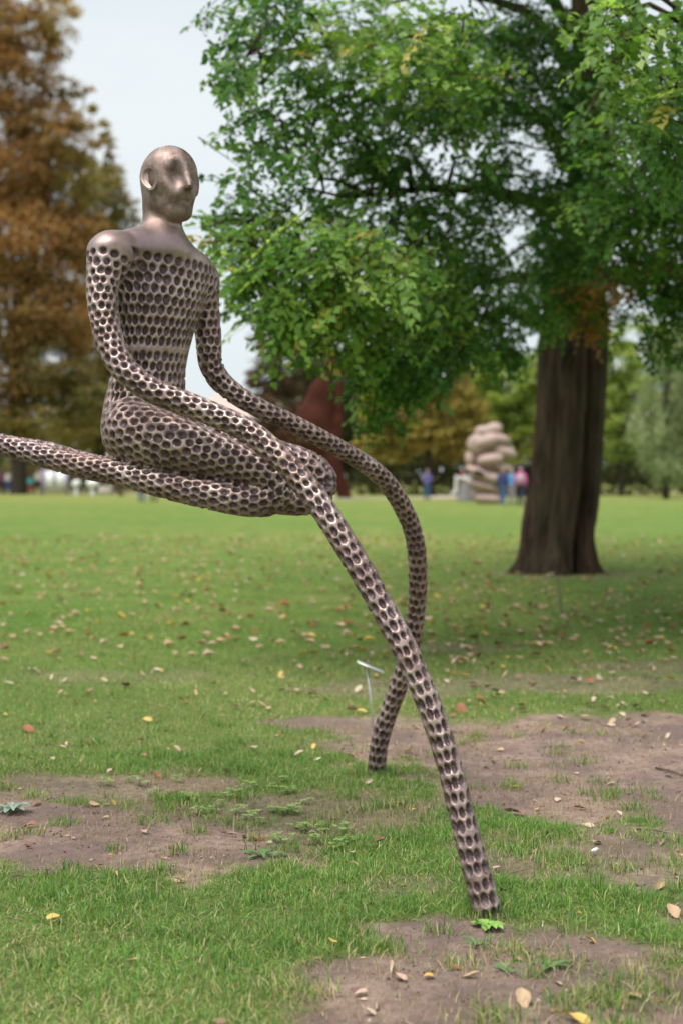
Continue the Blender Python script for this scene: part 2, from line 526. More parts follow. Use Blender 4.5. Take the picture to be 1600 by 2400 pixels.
def torso_sdf(P, full=False):
    z = P[:, 2]
    cx, cy, a, b_ = [np.interp(z, _z, _tt[:, k]) for k in range(4)]
    dx = P[:, 0] - cx; dy = P[:, 1] - cy
    u = dx * E_L[0] + dy * E_L[1]; v = dx * E_F[0] + dy * E_F[1]
    k0 = np.hypot(u / a, v / b_); k1 = np.hypot(u / a ** 2, v / b_ ** 2) + 1e-6
    d = np.where(k0 < 1e-3, -b_, k0 * (k0 - 1) / k1)
    slope = np.interp(z, _z, np.gradient(_tt[:, 2], _z))
    d = d / np.sqrt(1 + np.minimum(slope ** 2, 4))
    d = smax(d, np.maximum(z - _z[-1], _z[0] - z), 0.03)
    if full:
        return d, u, np.arctan2(v / b_, u / a), a, b_
    return d

def chain_eval(P, C):
    """distance to a tapering tube, arc parameter and nearest centre index"""
    c = C[:, :3].astype(np.float32); r = C[:, 3].astype(np.float32)
    Pf = P.astype(np.float32)
    lo = c.min(0) - 0.35; hi = c.max(0) + 0.35
    d = np.full(len(P), 1.0); s = np.zeros(len(P))
    m = np.all((Pf > lo) & (Pf < hi), 1)
    if not m.any(): return d, s
    Q = Pf[m]
    d2 = (Q * Q).sum(1)[:, None] - 2 * Q @ c.T + (c * c).sum(1)[None]
    k = np.argmin(np.sqrt(np.maximum(d2, 0)) - r[None], 1)
    bs = k.astype(np.float32)
    nseg = len(c) - 2
    for _ in range(4):                     # slide along the centre line to the true foot point
        i0 = np.clip(np.floor(bs).astype(int), 0, nseg)
        a = c[i0]; e = c[i0 + 1] - a
        t = ((Q - a) * e).sum(1) / (e * e).sum(1)
        bs = np.clip(np.clip(i0 + t, bs - 1.0, bs + 1.0), 0, nseg + 1)
    i0 = np.clip(np.floor(bs).astype(int), 0, nseg); t = bs - i0
    best = np.linalg.norm(Q - c[i0] - t[:, None] * (c[i0 + 1] - c[i0]), axis=1) - (r[i0] + (r[i0 + 1] - r[i0]) * t)
    d[m] = best; s[m] = bs
    return d, s

def head_sdf(P):
    q = P - HEAD
    p = np.stack([q @ E_F, q @ E_L, q[:, 2]], 1)
    d = ellipsoid(p, (0.0, 0, .030), (.137, .106, .1225))
    d = smin(d, ellipsoid(p, (.030, 0, -.042), (.102, .080, .112)), .045)
    pa = p.copy(); pa[:, 1] = np.abs(pa[:, 1])
    d = smin(d, cone(p, (.088, -.010, -.128), (.088, .010, -.128), .023, .023), .03)       # chin
    d = smin(d, cone(pa, (.0, .068, -.082), (.07, .03, -.122), .016, .018), .045)           # jaw
    d = smin(d, cone(pa, (.085, .052, -.016), (.035, .080, -.010), .010, .010), .04)        # cheekbone
    d = smax(d, -ellipsoid(pa, (.148, .045, .014), (.052, .033, .056)), .032)               # eye hollows
    d = smin(d, cone(p, (.114, 0, .055), (.154, 0, -.030), .009, .0155), .020)              # nose
    d = smin(d, cone(pa, (.132, .010, -.034), (.126, .016, -.034), .010, .009), .012)
    d = smin(d, cone(pa, (.118, 0, -.075), (.108, .022, -.081), .008, .005), .014)          # lips
    d = smin(d, cone(pa, (.117, 0, -.093), (.106, .022, -.089), .009, .006), .014)
    d = smax(d, -cone(pa, (.131, 0, -.083), (.112, .022, -.085), .004, .003), .006)
    return d

SHO_R, SHO_L = ARM_R[0, :3], ARM_L[0, :3]
NB = W(381, 566, 5.76)
def body_parts(P):
    dt = torso_sdf(P)
    lr, sr = chain_eval(P, LEG_R); ll, sl = chain_eval(P, LEG_L)
    ar, tr = chain_eval(P, ARM_R); al, tl = chain_eval(P, ARM_L)
    return dt, (lr, sr), (ll, sl), (ar, tr), (al, tl)

def body_sdf(P):
    dt, (lr, _), (ll, _), (ar, _), (al, _) = body_parts(P)
    up = smin(dt, np.minimum(cone(P, NB + np.array([-.01, -.01, .012]), SHO_R + np.array([.02, .015, .006]), .068, .068), cone(P, NB, SHO_L, .062, .058)), .07)
    nk, _ = chain_eval(P, NECK)
    up = smin(up, nk, .06)
    near_head = P[:, 2] > HEAD[2] - 0.28
    hd = np.full(len(P), 1.0)
    if near_head.any(): hd[near_head] = head_sdf(P[near_head])
    up = smin(up, hd, .022)
    legs = smin(lr, ll, .012)
    body = smin(up, legs, .05)
    for a_, s_ in ((ar, SHO_R), (al, SHO_L)):
        k = 0.09 * (1 - sstep(0.05, 0.22, np.linalg.norm(P - s_, axis=1))) + 0.006
        body = smin(body, a_, k)
    return body

allc = np.concatenate([ARM_R, ARM_L, LEG_R, LEG_L])[:, :3]
lo = allc.min(0) - 0.2; hi = allc.max(0) + 0.2
hi[2] = HEAD[2] + 0.22; lo[2] = -0.16
SV, SF = sdf_mesh(body_sdf, lo, hi, 0.0096)
def subdivide(V, Fq):
    """one Catmull-Clark step on quads, with vertex normals"""
    n = len(V); nf = len(Fq)
    e = np.stack([Fq, np.roll(Fq, -1, 1)], -1).reshape(-1, 2)
    es = np.sort(e, 1)
    key = es[:, 0].astype(np.int64) * n + es[:, 1]
    uk, inv = np.unique(key, return_inverse=True)
    ev = np.stack([uk // n, uk % n], 1)
    fp = V[Fq].mean(1)
    ne = len(uk); fid = np.repeat(np.arange(nf), 4)
    cnt = np.bincount(inv, minlength=ne)
    fs = np.stack([np.bincount(inv, fp[fid, k], ne) for k in range(3)], 1)
    ep = (V[ev[:, 0]] + V[ev[:, 1]] + fs) / (2 + cnt)[:, None]
    val = np.bincount(Fq.ravel(), minlength=n)
    Fb = np.stack([np.bincount(Fq.ravel(), fp[fid, k], n) for k in range(3)], 1) / val[:, None]
    mid = (V[ev[:, 0]] + V[ev[:, 1]]) / 2
    vc = np.bincount(ev.ravel(), minlength=n)
    Rb = np.stack([np.bincount(ev.ravel(), np.repeat(mid[:, k], 2), n) for k in range(3)], 1) / vc[:, None]
    nvp = (Fb + 2 * Rb + (val - 3)[:, None] * V) / val[:, None]
    ei = inv.reshape(-1, 4) + n
    fi = np.arange(nf) + n + ne
    q = np.stack([np.stack([Fq[:, k], ei[:, k], fi, ei[:, k - 1]], 1) for k in range(4)], 1).reshape(-1, 4)
    return np.concatenate([nvp, ep, fp]), q

def vert_normals(V, Fq):
    fn = np.cross(V[Fq[:, 2]] - V[Fq[:, 0]], V[Fq[:, 3]] - V[Fq[:, 1]])
    vn = np.stack([np.bincount(Fq.ravel(), np.repeat(fn[:, k], 4), len(V)) for k in range(3)], 1)
    return vn / (np.linalg.norm(vn, axis=1, keepdims=True) + 1e-12)

P, SQ = subdivide(SV, SF)
Nn = vert_normals(P, SQ)
nv = len(P)

def dimple_grid(u, row_of, v, ncol_of, circ, jit=0.10, seed=1, ok=None, pitch=None, fill=.46, flat=.44):
    """u: position in rows, v: angle 0..1. returns depth factor 0..1"""
    best = np.full(len(u), 9.0)
    sz = np.ones(len(u))
    base = np.round(u)
    for o in (-1, 0, 1):
        r_ = base + o
        n = ncol_of(r_)
        sh = 0.5 * (np.mod(r_, 2))
        c0 = np.round(v * n - sh)
        for oc in (-1, 0, 1):
            c = c0 + oc
            cw = np.mod(c, n)
            h1 = hash2(r_, cw, seed); h2 = hash2(r_, cw, seed + 50); h3 = hash2(r_, cw, seed + 90)
            du = (u - r_ - (h1 - .5) * 2 * jit) * pitch(r_)
            dv = (v * n - sh - c - (h2 - .5) * 2 * jit) * circ / n
            size = 0.80 + 0.34 * h3
            ra = fill * pitch(r_) * size * np.where(pitch(r_) < .036, 1.02, 1.0); rb = flat * circ / n * size
            q = np.hypot(du / ra, dv / rb)
            if ok is not None: q = np.where(ok(r_, (c + sh) / n), q, 9.0)
            w_ = q < best
            best = np.where(w_, q, best); sz = np.where(w_, size, sz)
    return best, sz

dt, lr, ll, ar, al = body_parts(P)
dist = np.stack([dt, lr[0], ll[0], ar[0], al[0]], 1)
# shoulders belong to the arm or the chest, whichever is nearer
part = np.argmin(dist, 1)
srt = np.sort(dist, 1)
Q = np.full(nv, 9.0)
def limb_dimples(C, s, d, pitch_fn, ncol_fn, sel, seed, smin_arc):
    T_, N_, B_ = frames(C[:, :3])
    L = np.arange(len(C)) * np.linalg.norm(C[1, :3] - C[0, :3])
    step = L[1]
    arc = np.linspace(0, L[-1], 4000)
    rows = np.r_[0, np.cumsum(np.diff(arc) / pitch_fn(arc[:-1]))]
    ss = s[sel]; k = np.clip(np.round(ss).astype(int), 0, len(C) - 1)
    a = ss * step
    cen = np.stack([np.interp(a, L, C[:, j]) for j in range(3)], 1)
    rel = P[sel] - cen
    ang = np.arctan2((rel * B_[k]).sum(1), (rel * N_[k]).sum(1)) / (2 * math.pi) + .5
    rad = np.interp(a, L, C[:, 3])
    # rounded end: carry the rows on over the cap
    ln = np.linalg.norm(rel, axis=1) + 1e-9
    back = np.arcsin(np.clip(-(rel @ T_[0]) / ln, -1, 1))
    capm = (ss < 1e-3) & (back > 0)
    a = np.where(capm, -C[0, 3] * back, a)
    rad = np.where(capm, np.maximum(C[0, 3] * np.cos(back), .004), rad)
    p0 = float(pitch_fn(np.array([0.0]))[0]); r0 = C[0, 3]
    u = np.where(a < 0, a / p0, np.interp(a, arc, rows))
    row_arc = lambda r_: np.where(r_ < 0, r_ * p0, np.interp(r_, rows, arc))
    nc0 = ncol_fn
    ncol_fn = lambda x: np.where(x < 0, np.maximum(1, np.round(nc0(np.zeros_like(x)) * np.cos(np.clip(-x / r0, 0, 1.5)))), nc0(x))
    q, _ = dimple_grid(u, None, ang, lambda r_: ncol_fn(row_arc(r_)), 2 * math.pi * rad, seed=seed,
                       ok=lambda r_, v_: row_arc(r_) > smin_arc, pitch=lambda r_: pitch_fn(row_arc(r_)), jit=.10)
    Q[sel] = q

def arc_at(C, px):   # arc length where the limb passes a photo column
    return None
LT = np.linalg.norm(ARM_R[1, :3] - ARM_R[0, :3])
lenR = LT * (len(ARM_R) - 1)
lim = lambda a, xs, ys: np.interp(a, xs, ys)
limb_dimples(ARM_R, ar[1], ar[0], lambda a: lim(a, [0, .5, 1.2, 1.7, lenR], [.035, .034, .036, .046, .051]), lambda a: np.where(a < .42, 11, 9), part == 3, 3, .030)
limb_dimples(ARM_L, al[1], al[0], lambda a: lim(a, [0, .5, 1.2, 1.9, 2.8], [.035, .034, .036, .044, .046]), lambda a: np.where(a < .42, 10, 9), part == 4, 17, .03)
def ncol_leg(a): return np.where(a < .18, 19, np.where(a < .36, 16, np.where(a < .60, 14, 12)))
limb_dimples(LEG_R, lr[1], lr[0], lambda a: lim(a, [0, .5, 1.0], [.037, .034, .037]), ncol_leg, part == 1, 29, -.9)
limb_dimples(LEG_L, ll[1], ll[0], lambda a: lim(a, [0, .5, 1.0], [.038, .037, .037]), ncol_leg, part == 2, 41, -.9)
sel = part == 0
_, tu, tang, ta, tb = torso_sdf(P[sel], True)
PZ = .0405
Z0 = W(355, 818, 5.66)[2]
def row_tilt(z): return .07 * sstep(2.0, 2.40, z)
tz = P[sel][:, 2] + row_tilt(P[sel][:, 2]) * tu - Z0
GAPH = .70 * PZ                                   # a plain band is left round the waist
u = np.where(tz > 0, (tz - GAPH) / PZ + 1, (tz + GAPH) / PZ)
TOP_ROW = round((2.345 - Z0) / PZ)
def t_ok(r_, v_): return (r_ <= TOP_ROW) & np.where(tz > 0, r_ > .5, r_ < .5)
circ = 2 * math.pi * np.sqrt((ta ** 2 + tb ** 2) / 2)
q, _ = dimple_grid(u, None, tang / (2 * math.pi) + .5, lambda r_: np.where(r_ > 0, 36, 31), circ, seed=61, ok=t_ok, pitch=lambda r_: PZ + 0 * r_, jit=.07, fill=.50, flat=.44)
Q[sel] = q
gap = srt[:, 1] - srt[:, 0]
cut = sstep(0.0, 0.010, gap)                       # no scoops right in the creases where two limbs meet
up_cut = 1 - sstep(2.40, 2.44, P[:, 2] + .16 * ((P - np.array([TORSO[-1, 1], TORSO[-1, 2], 0])) @ E_L))
f_ = np.clip(1.08 * (1 - Q ** 2.4), 0, 1) ** 0.7
depth = f_ * cut * up_cut
rough = (fbm(P[:, 0] * 160 + P[:, 2] * 90, P[:, 1] * 160 + P[:, 2] * 130, 5, 2) - .5) * 0.0035
amount = np.where(part == 0, .016, np.where(part >= 3, .0155, .0145))
P2 = P - Nn * (depth * (amount + rough))[:, None]
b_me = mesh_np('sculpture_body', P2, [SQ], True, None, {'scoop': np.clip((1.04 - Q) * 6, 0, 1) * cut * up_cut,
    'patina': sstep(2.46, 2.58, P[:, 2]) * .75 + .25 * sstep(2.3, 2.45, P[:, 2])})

# cast bronze: worn tan-brown skin, dark violet-brown patina kept inside the scoops, a little verdigris
m, t, b = new_mat('bronze')
att = t.nodes.new('ShaderNodeAttribute'); att.attribute_name = 'scoop'
nA = noise(t, 5.5, 5, 0.6); nB = noise(t, 38, 5, 0.65); nC = noise(t, 2.2, 3); nD = noise(t, 150, 3, 0.7)
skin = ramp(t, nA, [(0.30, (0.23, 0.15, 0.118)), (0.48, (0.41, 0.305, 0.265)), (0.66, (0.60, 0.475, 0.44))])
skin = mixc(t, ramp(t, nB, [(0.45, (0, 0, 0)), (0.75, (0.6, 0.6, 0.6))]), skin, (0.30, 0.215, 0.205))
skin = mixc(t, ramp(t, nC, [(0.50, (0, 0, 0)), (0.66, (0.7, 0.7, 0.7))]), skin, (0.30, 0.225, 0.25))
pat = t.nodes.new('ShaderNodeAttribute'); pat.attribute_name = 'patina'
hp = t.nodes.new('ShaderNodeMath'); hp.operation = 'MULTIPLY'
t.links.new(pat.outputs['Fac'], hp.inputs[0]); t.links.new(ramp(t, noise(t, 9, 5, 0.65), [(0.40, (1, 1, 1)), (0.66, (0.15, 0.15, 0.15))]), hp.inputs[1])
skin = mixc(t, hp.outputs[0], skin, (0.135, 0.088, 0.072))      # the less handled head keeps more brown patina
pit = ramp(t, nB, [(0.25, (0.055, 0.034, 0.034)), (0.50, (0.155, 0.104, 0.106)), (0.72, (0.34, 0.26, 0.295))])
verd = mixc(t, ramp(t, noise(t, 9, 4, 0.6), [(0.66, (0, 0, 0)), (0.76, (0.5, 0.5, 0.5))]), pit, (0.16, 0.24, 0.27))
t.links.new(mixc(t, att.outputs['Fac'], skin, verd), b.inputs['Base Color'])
b.inputs['Metallic'].default_value = 0.82
mr = t.nodes.new('ShaderNodeMapRange'); mr.inputs[3].default_value = 0.40; mr.inputs[4].default_value = 0.52
t.links.new(att.outputs['Fac'], mr.inputs[0])
ad = t.nodes.new('ShaderNodeMath'); ad.operation = 'MULTIPLY_ADD'; ad.inputs[1].default_value = 0.25
t.links.new(nB, ad.inputs[0]); t.links.new(mr.outputs[0], ad.inputs[2])
sb = t.nodes.new('ShaderNodeMath'); sb.operation = 'SUBTRACT'; sb.inputs[1].default_value = 0.10
t.links.new(ad.outputs[0], sb.inputs[0])
hr = t.nodes.new('ShaderNodeMath'); hr.operation = 'MULTIPLY_ADD'; hr.inputs[1].default_value = 0.14
t.links.new(pat.outputs['Fac'], hr.inputs[0]); t.links.new(sb.outputs[0], hr.inputs[2]); t.links.new(hr.outputs[0], b.inputs['Roughness'])
bm_ = t.nodes.new('ShaderNodeMath'); bm_.operation = 'MULTIPLY_ADD'; bm_.inputs[1].default_value = 0.9; bm_.inputs[2].default_value = 0.12
t.links.new(att.outputs['Fac'], bm_.inputs[0])
hgt = t.nodes.new('ShaderNodeMath'); hgt.operation = 'MULTIPLY'
t.links.new(noise(t, 95, 5, 0.7), hgt.inputs[0]); t.links.new(bm_.outputs[0], hgt.inputs[1])
bp = N(t, 'ShaderNodeBump', Strength=0.6, Distance=0.008)
t.links.new(hgt.outputs[0], bp.inputs['Height']); t.links.new(bp.outputs[0], b.inputs['Normal'])
M_BRONZE = m
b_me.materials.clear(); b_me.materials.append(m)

base = np.array([ARM_R[-1, 0], ARM_R[-1, 1], 0.0])
statue = empty('figure_sculpture', base, 'bronze seated figure covered in oval hollows, long rope-like arms planted in the grass', 'sculpture')
def child_at(name, me, mat, parent):
    o = obj(name, me, mat, parent)
    o.matrix_parent_inverse = Matrix.Translation(-parent.location)
    return o
body = child_at('body', b_me, M_BRONZE, statue)
body['label'] = 'dimpled bronze body with smooth bald head and shoulders'

def ear(sgn):
    """cupped ear: a raised rim curling round a shallow bowl"""
    nt_, nr = 36, 9
    V = []
    for side_ in (0, 1):
        for ir in range(nr):
            r_ = ir / (nr - 1)
            for it in range(nt_):
                a = it / nt_ * 2 * math.pi
                ru = .050 if math.sin(a) > 0 else .046
                rf = .037 * (1.0 + .22 * math.sin(a))
                ff = math.cos(a) * rf * r_; uu = math.sin(a) * ru * r_
                rim = math.exp(-((r_ - .86) / .13) ** 2)
                lat = -.006 + rim * .016 - (.007 * (1 - r_ ** 2))
                if r_ < .62 and r_ > .2: lat += .004 * max(0, math.cos(a - 2.6))
                back = max(0, -math.cos(a))
                lat += .024 * back * r_ - .009 * max(0, math.cos(a)) * r_      # the rear edge stands away from the skull
                if side_: lat -= .010 * (1 - .35 * r_)
                V.append((.030 + ff - uu * .16, sgn * (.1055 + lat), .004 + uu))
    F_ = []
    for s_ in (0, 1):
        o_ = s_ * nr * nt_
        for ir in range(nr - 1):
            for it in range(nt_):
                a = o_ + ir * nt_ + it; b2 = o_ + ir * nt_ + (it + 1) % nt_
                f = (a, b2, b2 + nt_, a + nt_)
                F_.append(f if (s_ == 0) == (sgn > 0) else f[::-1])
    e0 = (nr - 1) * nt_; e1 = nr * nt_ + (nr - 1) * nt_
    for it in range(nt_):
        k = (it + 1) % nt_
        F_.append((e0 + it, e0 + k, e1 + k, e1 + it))
    V = np.array(V)
    Wd = HEAD + V[:, :1] * E_F + V[:, 1:2] * E_L + V[:, 2:] * np.array([0, 0, 1.0])
    return mesh_np('ear', Wd, [np.array(F_)], True)
for sg in (-1, 1):
    child_at('ear', ear(sg), M_BRONZE, statue)
# cast seam running over the skull from ear to crown
sb_ = MB(); pts = []
for a in np.linspace(R(38), R(150), 60):
    d_ = -E_L * math.cos(a) * 0.9 + np.array([0, 0, 1.0]) * math.sin(a) - E_F * 0.02
    d_ /= np.linalg.norm(d_)
    o_ = HEAD + np.array([0, 0, .02]) - E_F * .012
    lo_, hi_ = 0.02, 0.25
    for _ in range(24):
        md_ = (lo_ + hi_) / 2
        if head_sdf((o_ + d_ * md_)[None])[0] < 0: lo_ = md_
        else: hi_ = md_
    pts.append(o_ + d_ * (lo_ - .0006))
sb_.tube(pts, .0014, 6)
child_at('casting_seam', sb_.mesh('casting_seam'), simple('seam_dark', (.05, .035, .04), .6), statue)

# ================================================================== TREES
def bark(name, dark, light, scale=3.0):
    m, t, b = new_mat(name)
    n1 = noise(t, scale, 6, 0.65, mapscale=(6, 6, 0.9)); n2 = noise(t, scale * 0.4, 3)
    c = ramp(t, n1, [(0.32, dark), (0.55, tuple((a + b2) / 2 for a, b2 in zip(dark, light))), (0.75, light)])
    t.links.new(mixc(t, ramp(t, n2, [(0.5, (0, 0, 0)), (0.75, (0.5, 0.5, 0.5))]), c, (0.07, 0.075, 0.04)), b.inputs['Base Color'])
    b.inputs['Roughness'].default_value = 0.95; b.inputs['Specular IOR Level'].default_value = 0.1
    bp = N(t, 'ShaderNodeBump', Strength=0.8, Distance=0.05)
    t.links.new(n1, bp.inputs['Height']); t.links.new(bp.outputs[0], b.inputs['Normal'])
    return m
M_BARK = bark('bark_dark', (0.010, 0.007, 0.006), (0.135, 0.085, 0.06), 1.5)
M_BARK_FAR = bark('bark_far', (0.03, 0.024, 0.02), (0.10, 0.08, 0.065))

def unit(v): return v / (np.linalg.norm(v, axis=-1, keepdims=True) + 1e-12)

def leaf_mesh(name, pos, axis, nrm, L, Wd, col, fold=0.18, droop=0.12):
    """one pointed, folded blade for every row"""
    n = len(pos)
    a = unit(axis); s_ = unit(np.cross(nrm, a)); u = np.cross(a, s_)
    L = np.broadcast_to(L, (n,))[:, None]; Wd = np.broadcast_to(Wd, (n,))[:, None]
    p0 = pos
    p1 = pos + a * L * .42 - u * Wd * 0
    pl = pos + a * L * .45 + s_ * Wd * .5 + u * Wd * fold
    pr = pos + a * L * .45 - s_ * Wd * .5 + u * Wd * fold
    pt = pos + a * L - u * L * droop
    V = np.stack([p0, pr, p1, pl, pt], 1).reshape(-1, 3)
    k = np.arange(n)[:, None] * 5
    F_ = np.concatenate([k + np.array([[0, 1, 2]]), k + np.array([[2, 1, 4]]), k + np.array([[0, 2, 3]]), k + np.array([[2, 4, 3]])])
    return mesh_np(name, V, [F_], False, np.repeat(col, 5, 0))

def card_mesh(name, pos, axis, nrm, L, Wd, col):
    """far foliage: one two-triangle kite, bent along its rib, for every row"""
    n = len(pos)
    a = unit(axis); s_ = unit(np.cross(nrm, a)); u = np.cross(a, s_)
    L = np.broadcast_to(L, (n,))[:, None]; Wd = np.broadcast_to(Wd, (n,))[:, None]
    V = np.stack([pos, pos + a * L * .45 - s_ * Wd * .5 + u * Wd * .15, pos + a * L, pos + a * L * .45 + s_ * Wd * .5 + u * Wd * .15], 1).reshape(-1, 3)
    k = np.arange(n)[:, None] * 4
    return mesh_np(name, V, [np.concatenate([k + np.array([[0, 1, 2]]), k + np.array([[0, 2, 3]])])], False, np.repeat(col, 4, 0))

def pick(colors, weights, n, var=0.25):
    c = np.array(colors)[rng.choice(len(colors), n, p=np.array(weights) / sum(weights))]
    return np.clip(c * rng.uniform(1 - var, 1 + var, (n, 1)), 0, 1)

def sprays(cent, outward, colors, weights, leaves=11, length=.48, leafL=.083, tilt=.45, droop=.35):
    """flat leafy twigs: leaves set left and right along a drooping shoot. returns arrays and the shoots"""
    n = len(cent)
    d = unit(outward + rng.normal(0, .6, (n, 3)) * [1, 1, .5] + [0, 0, -droop])
    up = unit(np.array([0, 0, 1.0]) + rng.normal(0, tilt, (n, 3)))
    sd = unit(np.cross(d, up)); up = np.cross(sd, d)
    ccol = pick(colors, weights, n, .22)
    Pn, A, Nm, C, Ls = [], [], [], [], []
    ln = length * rng.uniform(.6, 1.3, n)
    for k in range(leaves):
        f = (k + .5) / leaves
        sgn = 1 if k % 2 else -1
        p = cent + d * (ln * (f - .5))[:, None] - np.array([0, 0, 1.0]) * (ln * .22 * f * f)[:, None]
        ax = unit(d * (.55 + .5 * f) + sd * sgn * (1 - .55 * f) + rng.normal(0, .22, (n, 3)) - np.array([0, 0, .18]))
        Pn.append(p); A.append(ax); Nm.append(unit(up + rng.normal(0, .35, (n, 3))))
        C.append(np.clip(ccol * rng.uniform(.8, 1.25, (n, 1)), 0, 1)); Ls.append(leafL * rng.uniform(.7, 1.2, n))
    return [np.concatenate(x) for x in (Pn, A, Nm, C, Ls)] + [(cent, d, ln)]

GREENS = [(.050, .135, .026), (.075, .185, .032), (.115, .245, .042), (.17, .31, .06), (.30, .30, .06), (.40, .25, .08)]

# ---- the near tree on the right
TB = np.array([3.22, 21.2, 0.1])
root = empty('park_tree', TB, 'big green-leaved tree with dark fissured trunk, right of the sculpture', 'tree')
def child(name, me, mat, parent):
    o = obj(name, me, mat, parent)
    bpy.context.view_layer.update() if False else None
    o.matrix_parent_inverse = Matrix.Translation(-parent.location)
    return o
# trunk: two fused stems, flared foot
ctr = spline([np.r_[W(px, py, 21.2), r] for px, py, r in [(1306, 1356, .52), (1308, 1300, .51), (1311, 1240, .505), (1322, 1150, .515), (1330, 1050, .51), (1336, 950, .51), (1342, 850, .51), (1346, 770, .50), (1350, 690, .44),
              (1362, 600, .38), (1378, 480, .30), (1388, 330, .27), (1378, 150, .24), (1372, -60, .21), (1385, -400, .16), (1390, -900, .06)]], 0.12)
ctr[:, 2] = np.maximum(ctr[:, 2], -0.1) if False else ctr[:, 2]
na = 110
th = np.arange(na) / na * 2 * math.pi
zz = ctr[:, 2]
low = np.exp(-np.maximum(zz - .0, 0) / .55)
rad = ctr[:, 3][:, None] * np.ones((1, na))
groove = np.zeros_like(rad)
for ang0, dep, wid, top in ((-1.15, .50, .15, 6.5), (2.4, .25, .2, 5.0), (-.35, .13, .12, 4.5), (.9, .16, .2, 5), (-2.2, .10, .12, 4)):
    aa = (th[None] - ang0 - .12 * np.sin(zz * .9)[:, None] + math.pi) % (2 * math.pi) - math.pi
    groove += dep * np.exp(-(aa / wid) ** 2) * np.clip(1.2 - zz / top, 0, 1)[:, None]
rad = rad * (1 - groove)
flare = np.zeros(na)
for a0, am in ((-2.7, .42), (-.3, .25), (1.2, .5), (-1.7, .35), (2.9, .5)):
    aa = (th - a0 + math.pi) % (2 * math.pi) - math.pi
    flare += am * np.exp(-(aa / .42) ** 2)
rad = rad * (1 + low[:, None] * (flare[None] * .5 + .03))
low2 = np.exp(-np.maximum(zz - .05, 0) / .16)
roots = sum(am * np.exp(-(((th - a0 + math.pi) % (2 * math.pi) - math.pi) / .16) ** 2) for a0, am in ((-2.95, .7), (-2.35, .5), (-1.75, .35), (-1.3, .15), (-.75, .4), (-.2, .6), (.6, .4), (1.5, .5), (2.3, .5)))
rad = rad * (1 + .32 * low2[:, None] * roots[None])
rad = rad + ctr[:, 3][:, None] * ((fbm(np.tile(th * 9, (len(ctr), 1)), np.tile(zz[:, None] * 1.1, (1, na)), 71, 4) - .5) * .17 + (fbm(np.tile(th * 26, (len(ctr), 1)), np.tile(zz[:, None] * 3.2, (1, na)), 75, 3) - .5) * .12)
V = np.stack([ctr[:, 0][:, None] + rad * np.cos(th), ctr[:, 1][:, None] + rad * np.sin(th), np.tile(zz[:, None], (1, na))], -1).reshape(-1, 3)
i = np.arange(len(ctr) - 1)[:, None] * na; j = np.arange(na)[None]; k = (j + 1) % na
child('trunk', mesh_np('trunk', V, [np.stack([i + j, i + k, i + na + k, i + na + j], -1).reshape(-1, 4)]), M_BARK, root)
limbs = [
    [(1300, 668, 21.0, .16), (1240, 650, 19.5, .13), (1150, 655, 17.5, .10), (1040, 690, 15, .07), (900, 720, 12.6, .045), (760, 700, 11.4, .025), (640, 660, 10.8, .012)],
    [(1290, 755, 21.0, .15), (1225, 748, 19.5, .12), (1160, 735, 17.5, .09), (1080, 770, 15, .06), (960, 850, 13, .035), (880, 930, 12.6, .015)],
    [(1370, 560, 21.2, .16), (1250, 470, 19, .12), (1120, 430, 16, .09), (960, 420, 13.5, .06), (780, 430, 12, .035), (640, 400, 11.2, .015)],
    [(1385, 420, 21.2, .15), (1270, 290, 19, .11), (1130, 190, 16, .08), (950, 150, 13, .05), (760, 130, 12, .03), (600, 150, 11.2, .012)],
    [(1385, 300, 21.2, .14), (1440, 200, 18, .1), (1480, 130, 14, .07), (1470, 90, 10.5, .04), (1430, 80, 8.8, .015)],
    [(1390, 480, 21.2, .14), (1460, 420, 19, .1), (1520, 400, 15, .07), (1510, 440, 12.5, .03)],
    [(1385, 640, 21.2, .13), (1450, 640, 19.5, .09), (1530, 670, 17, .06), (1620, 720, 15, .03)],
    [(1375, 200, 21.2, .12), (1250, 60, 18, .09), (1080, 0, 14, .06), (960, 30, 11.5, .02)],
    [(1372, 120, 21.2, .12), (1180, -150, 18, .1), (900, -250, 14, .06), (650, -200, 11.5, .02)],
    [(1380, 300, 21.3, .13), (1500, 100, 24, .1), (1700, 0, 26, .05)],
    [(1375, 100, 21.3, .13), (1300, -200, 24.5, .1), (1150, -350, 28, .05)],
    [(1060, 160, 12.2, .02), (1085, 90, 11.2, .022), (1100, 30, 10.8, .02)],
]
LIMB_PTS = []
for L_ in limbs:
    c = spline([np.r_[W(a, b_, d_), r * (.45 if d_ < 18 else .75)] for a, b_, d_, r in L_], .25)
    c[:, :3] += np.cumsum(rng.normal(0, .012, (len(c), 3)), 0)
    LIMB_PTS.append(c)
    mb = MB(); mb.tube(c[:, :3], c[:, 3], 10)
    child('branch', mb.mesh('branch'), M_BARK, root)

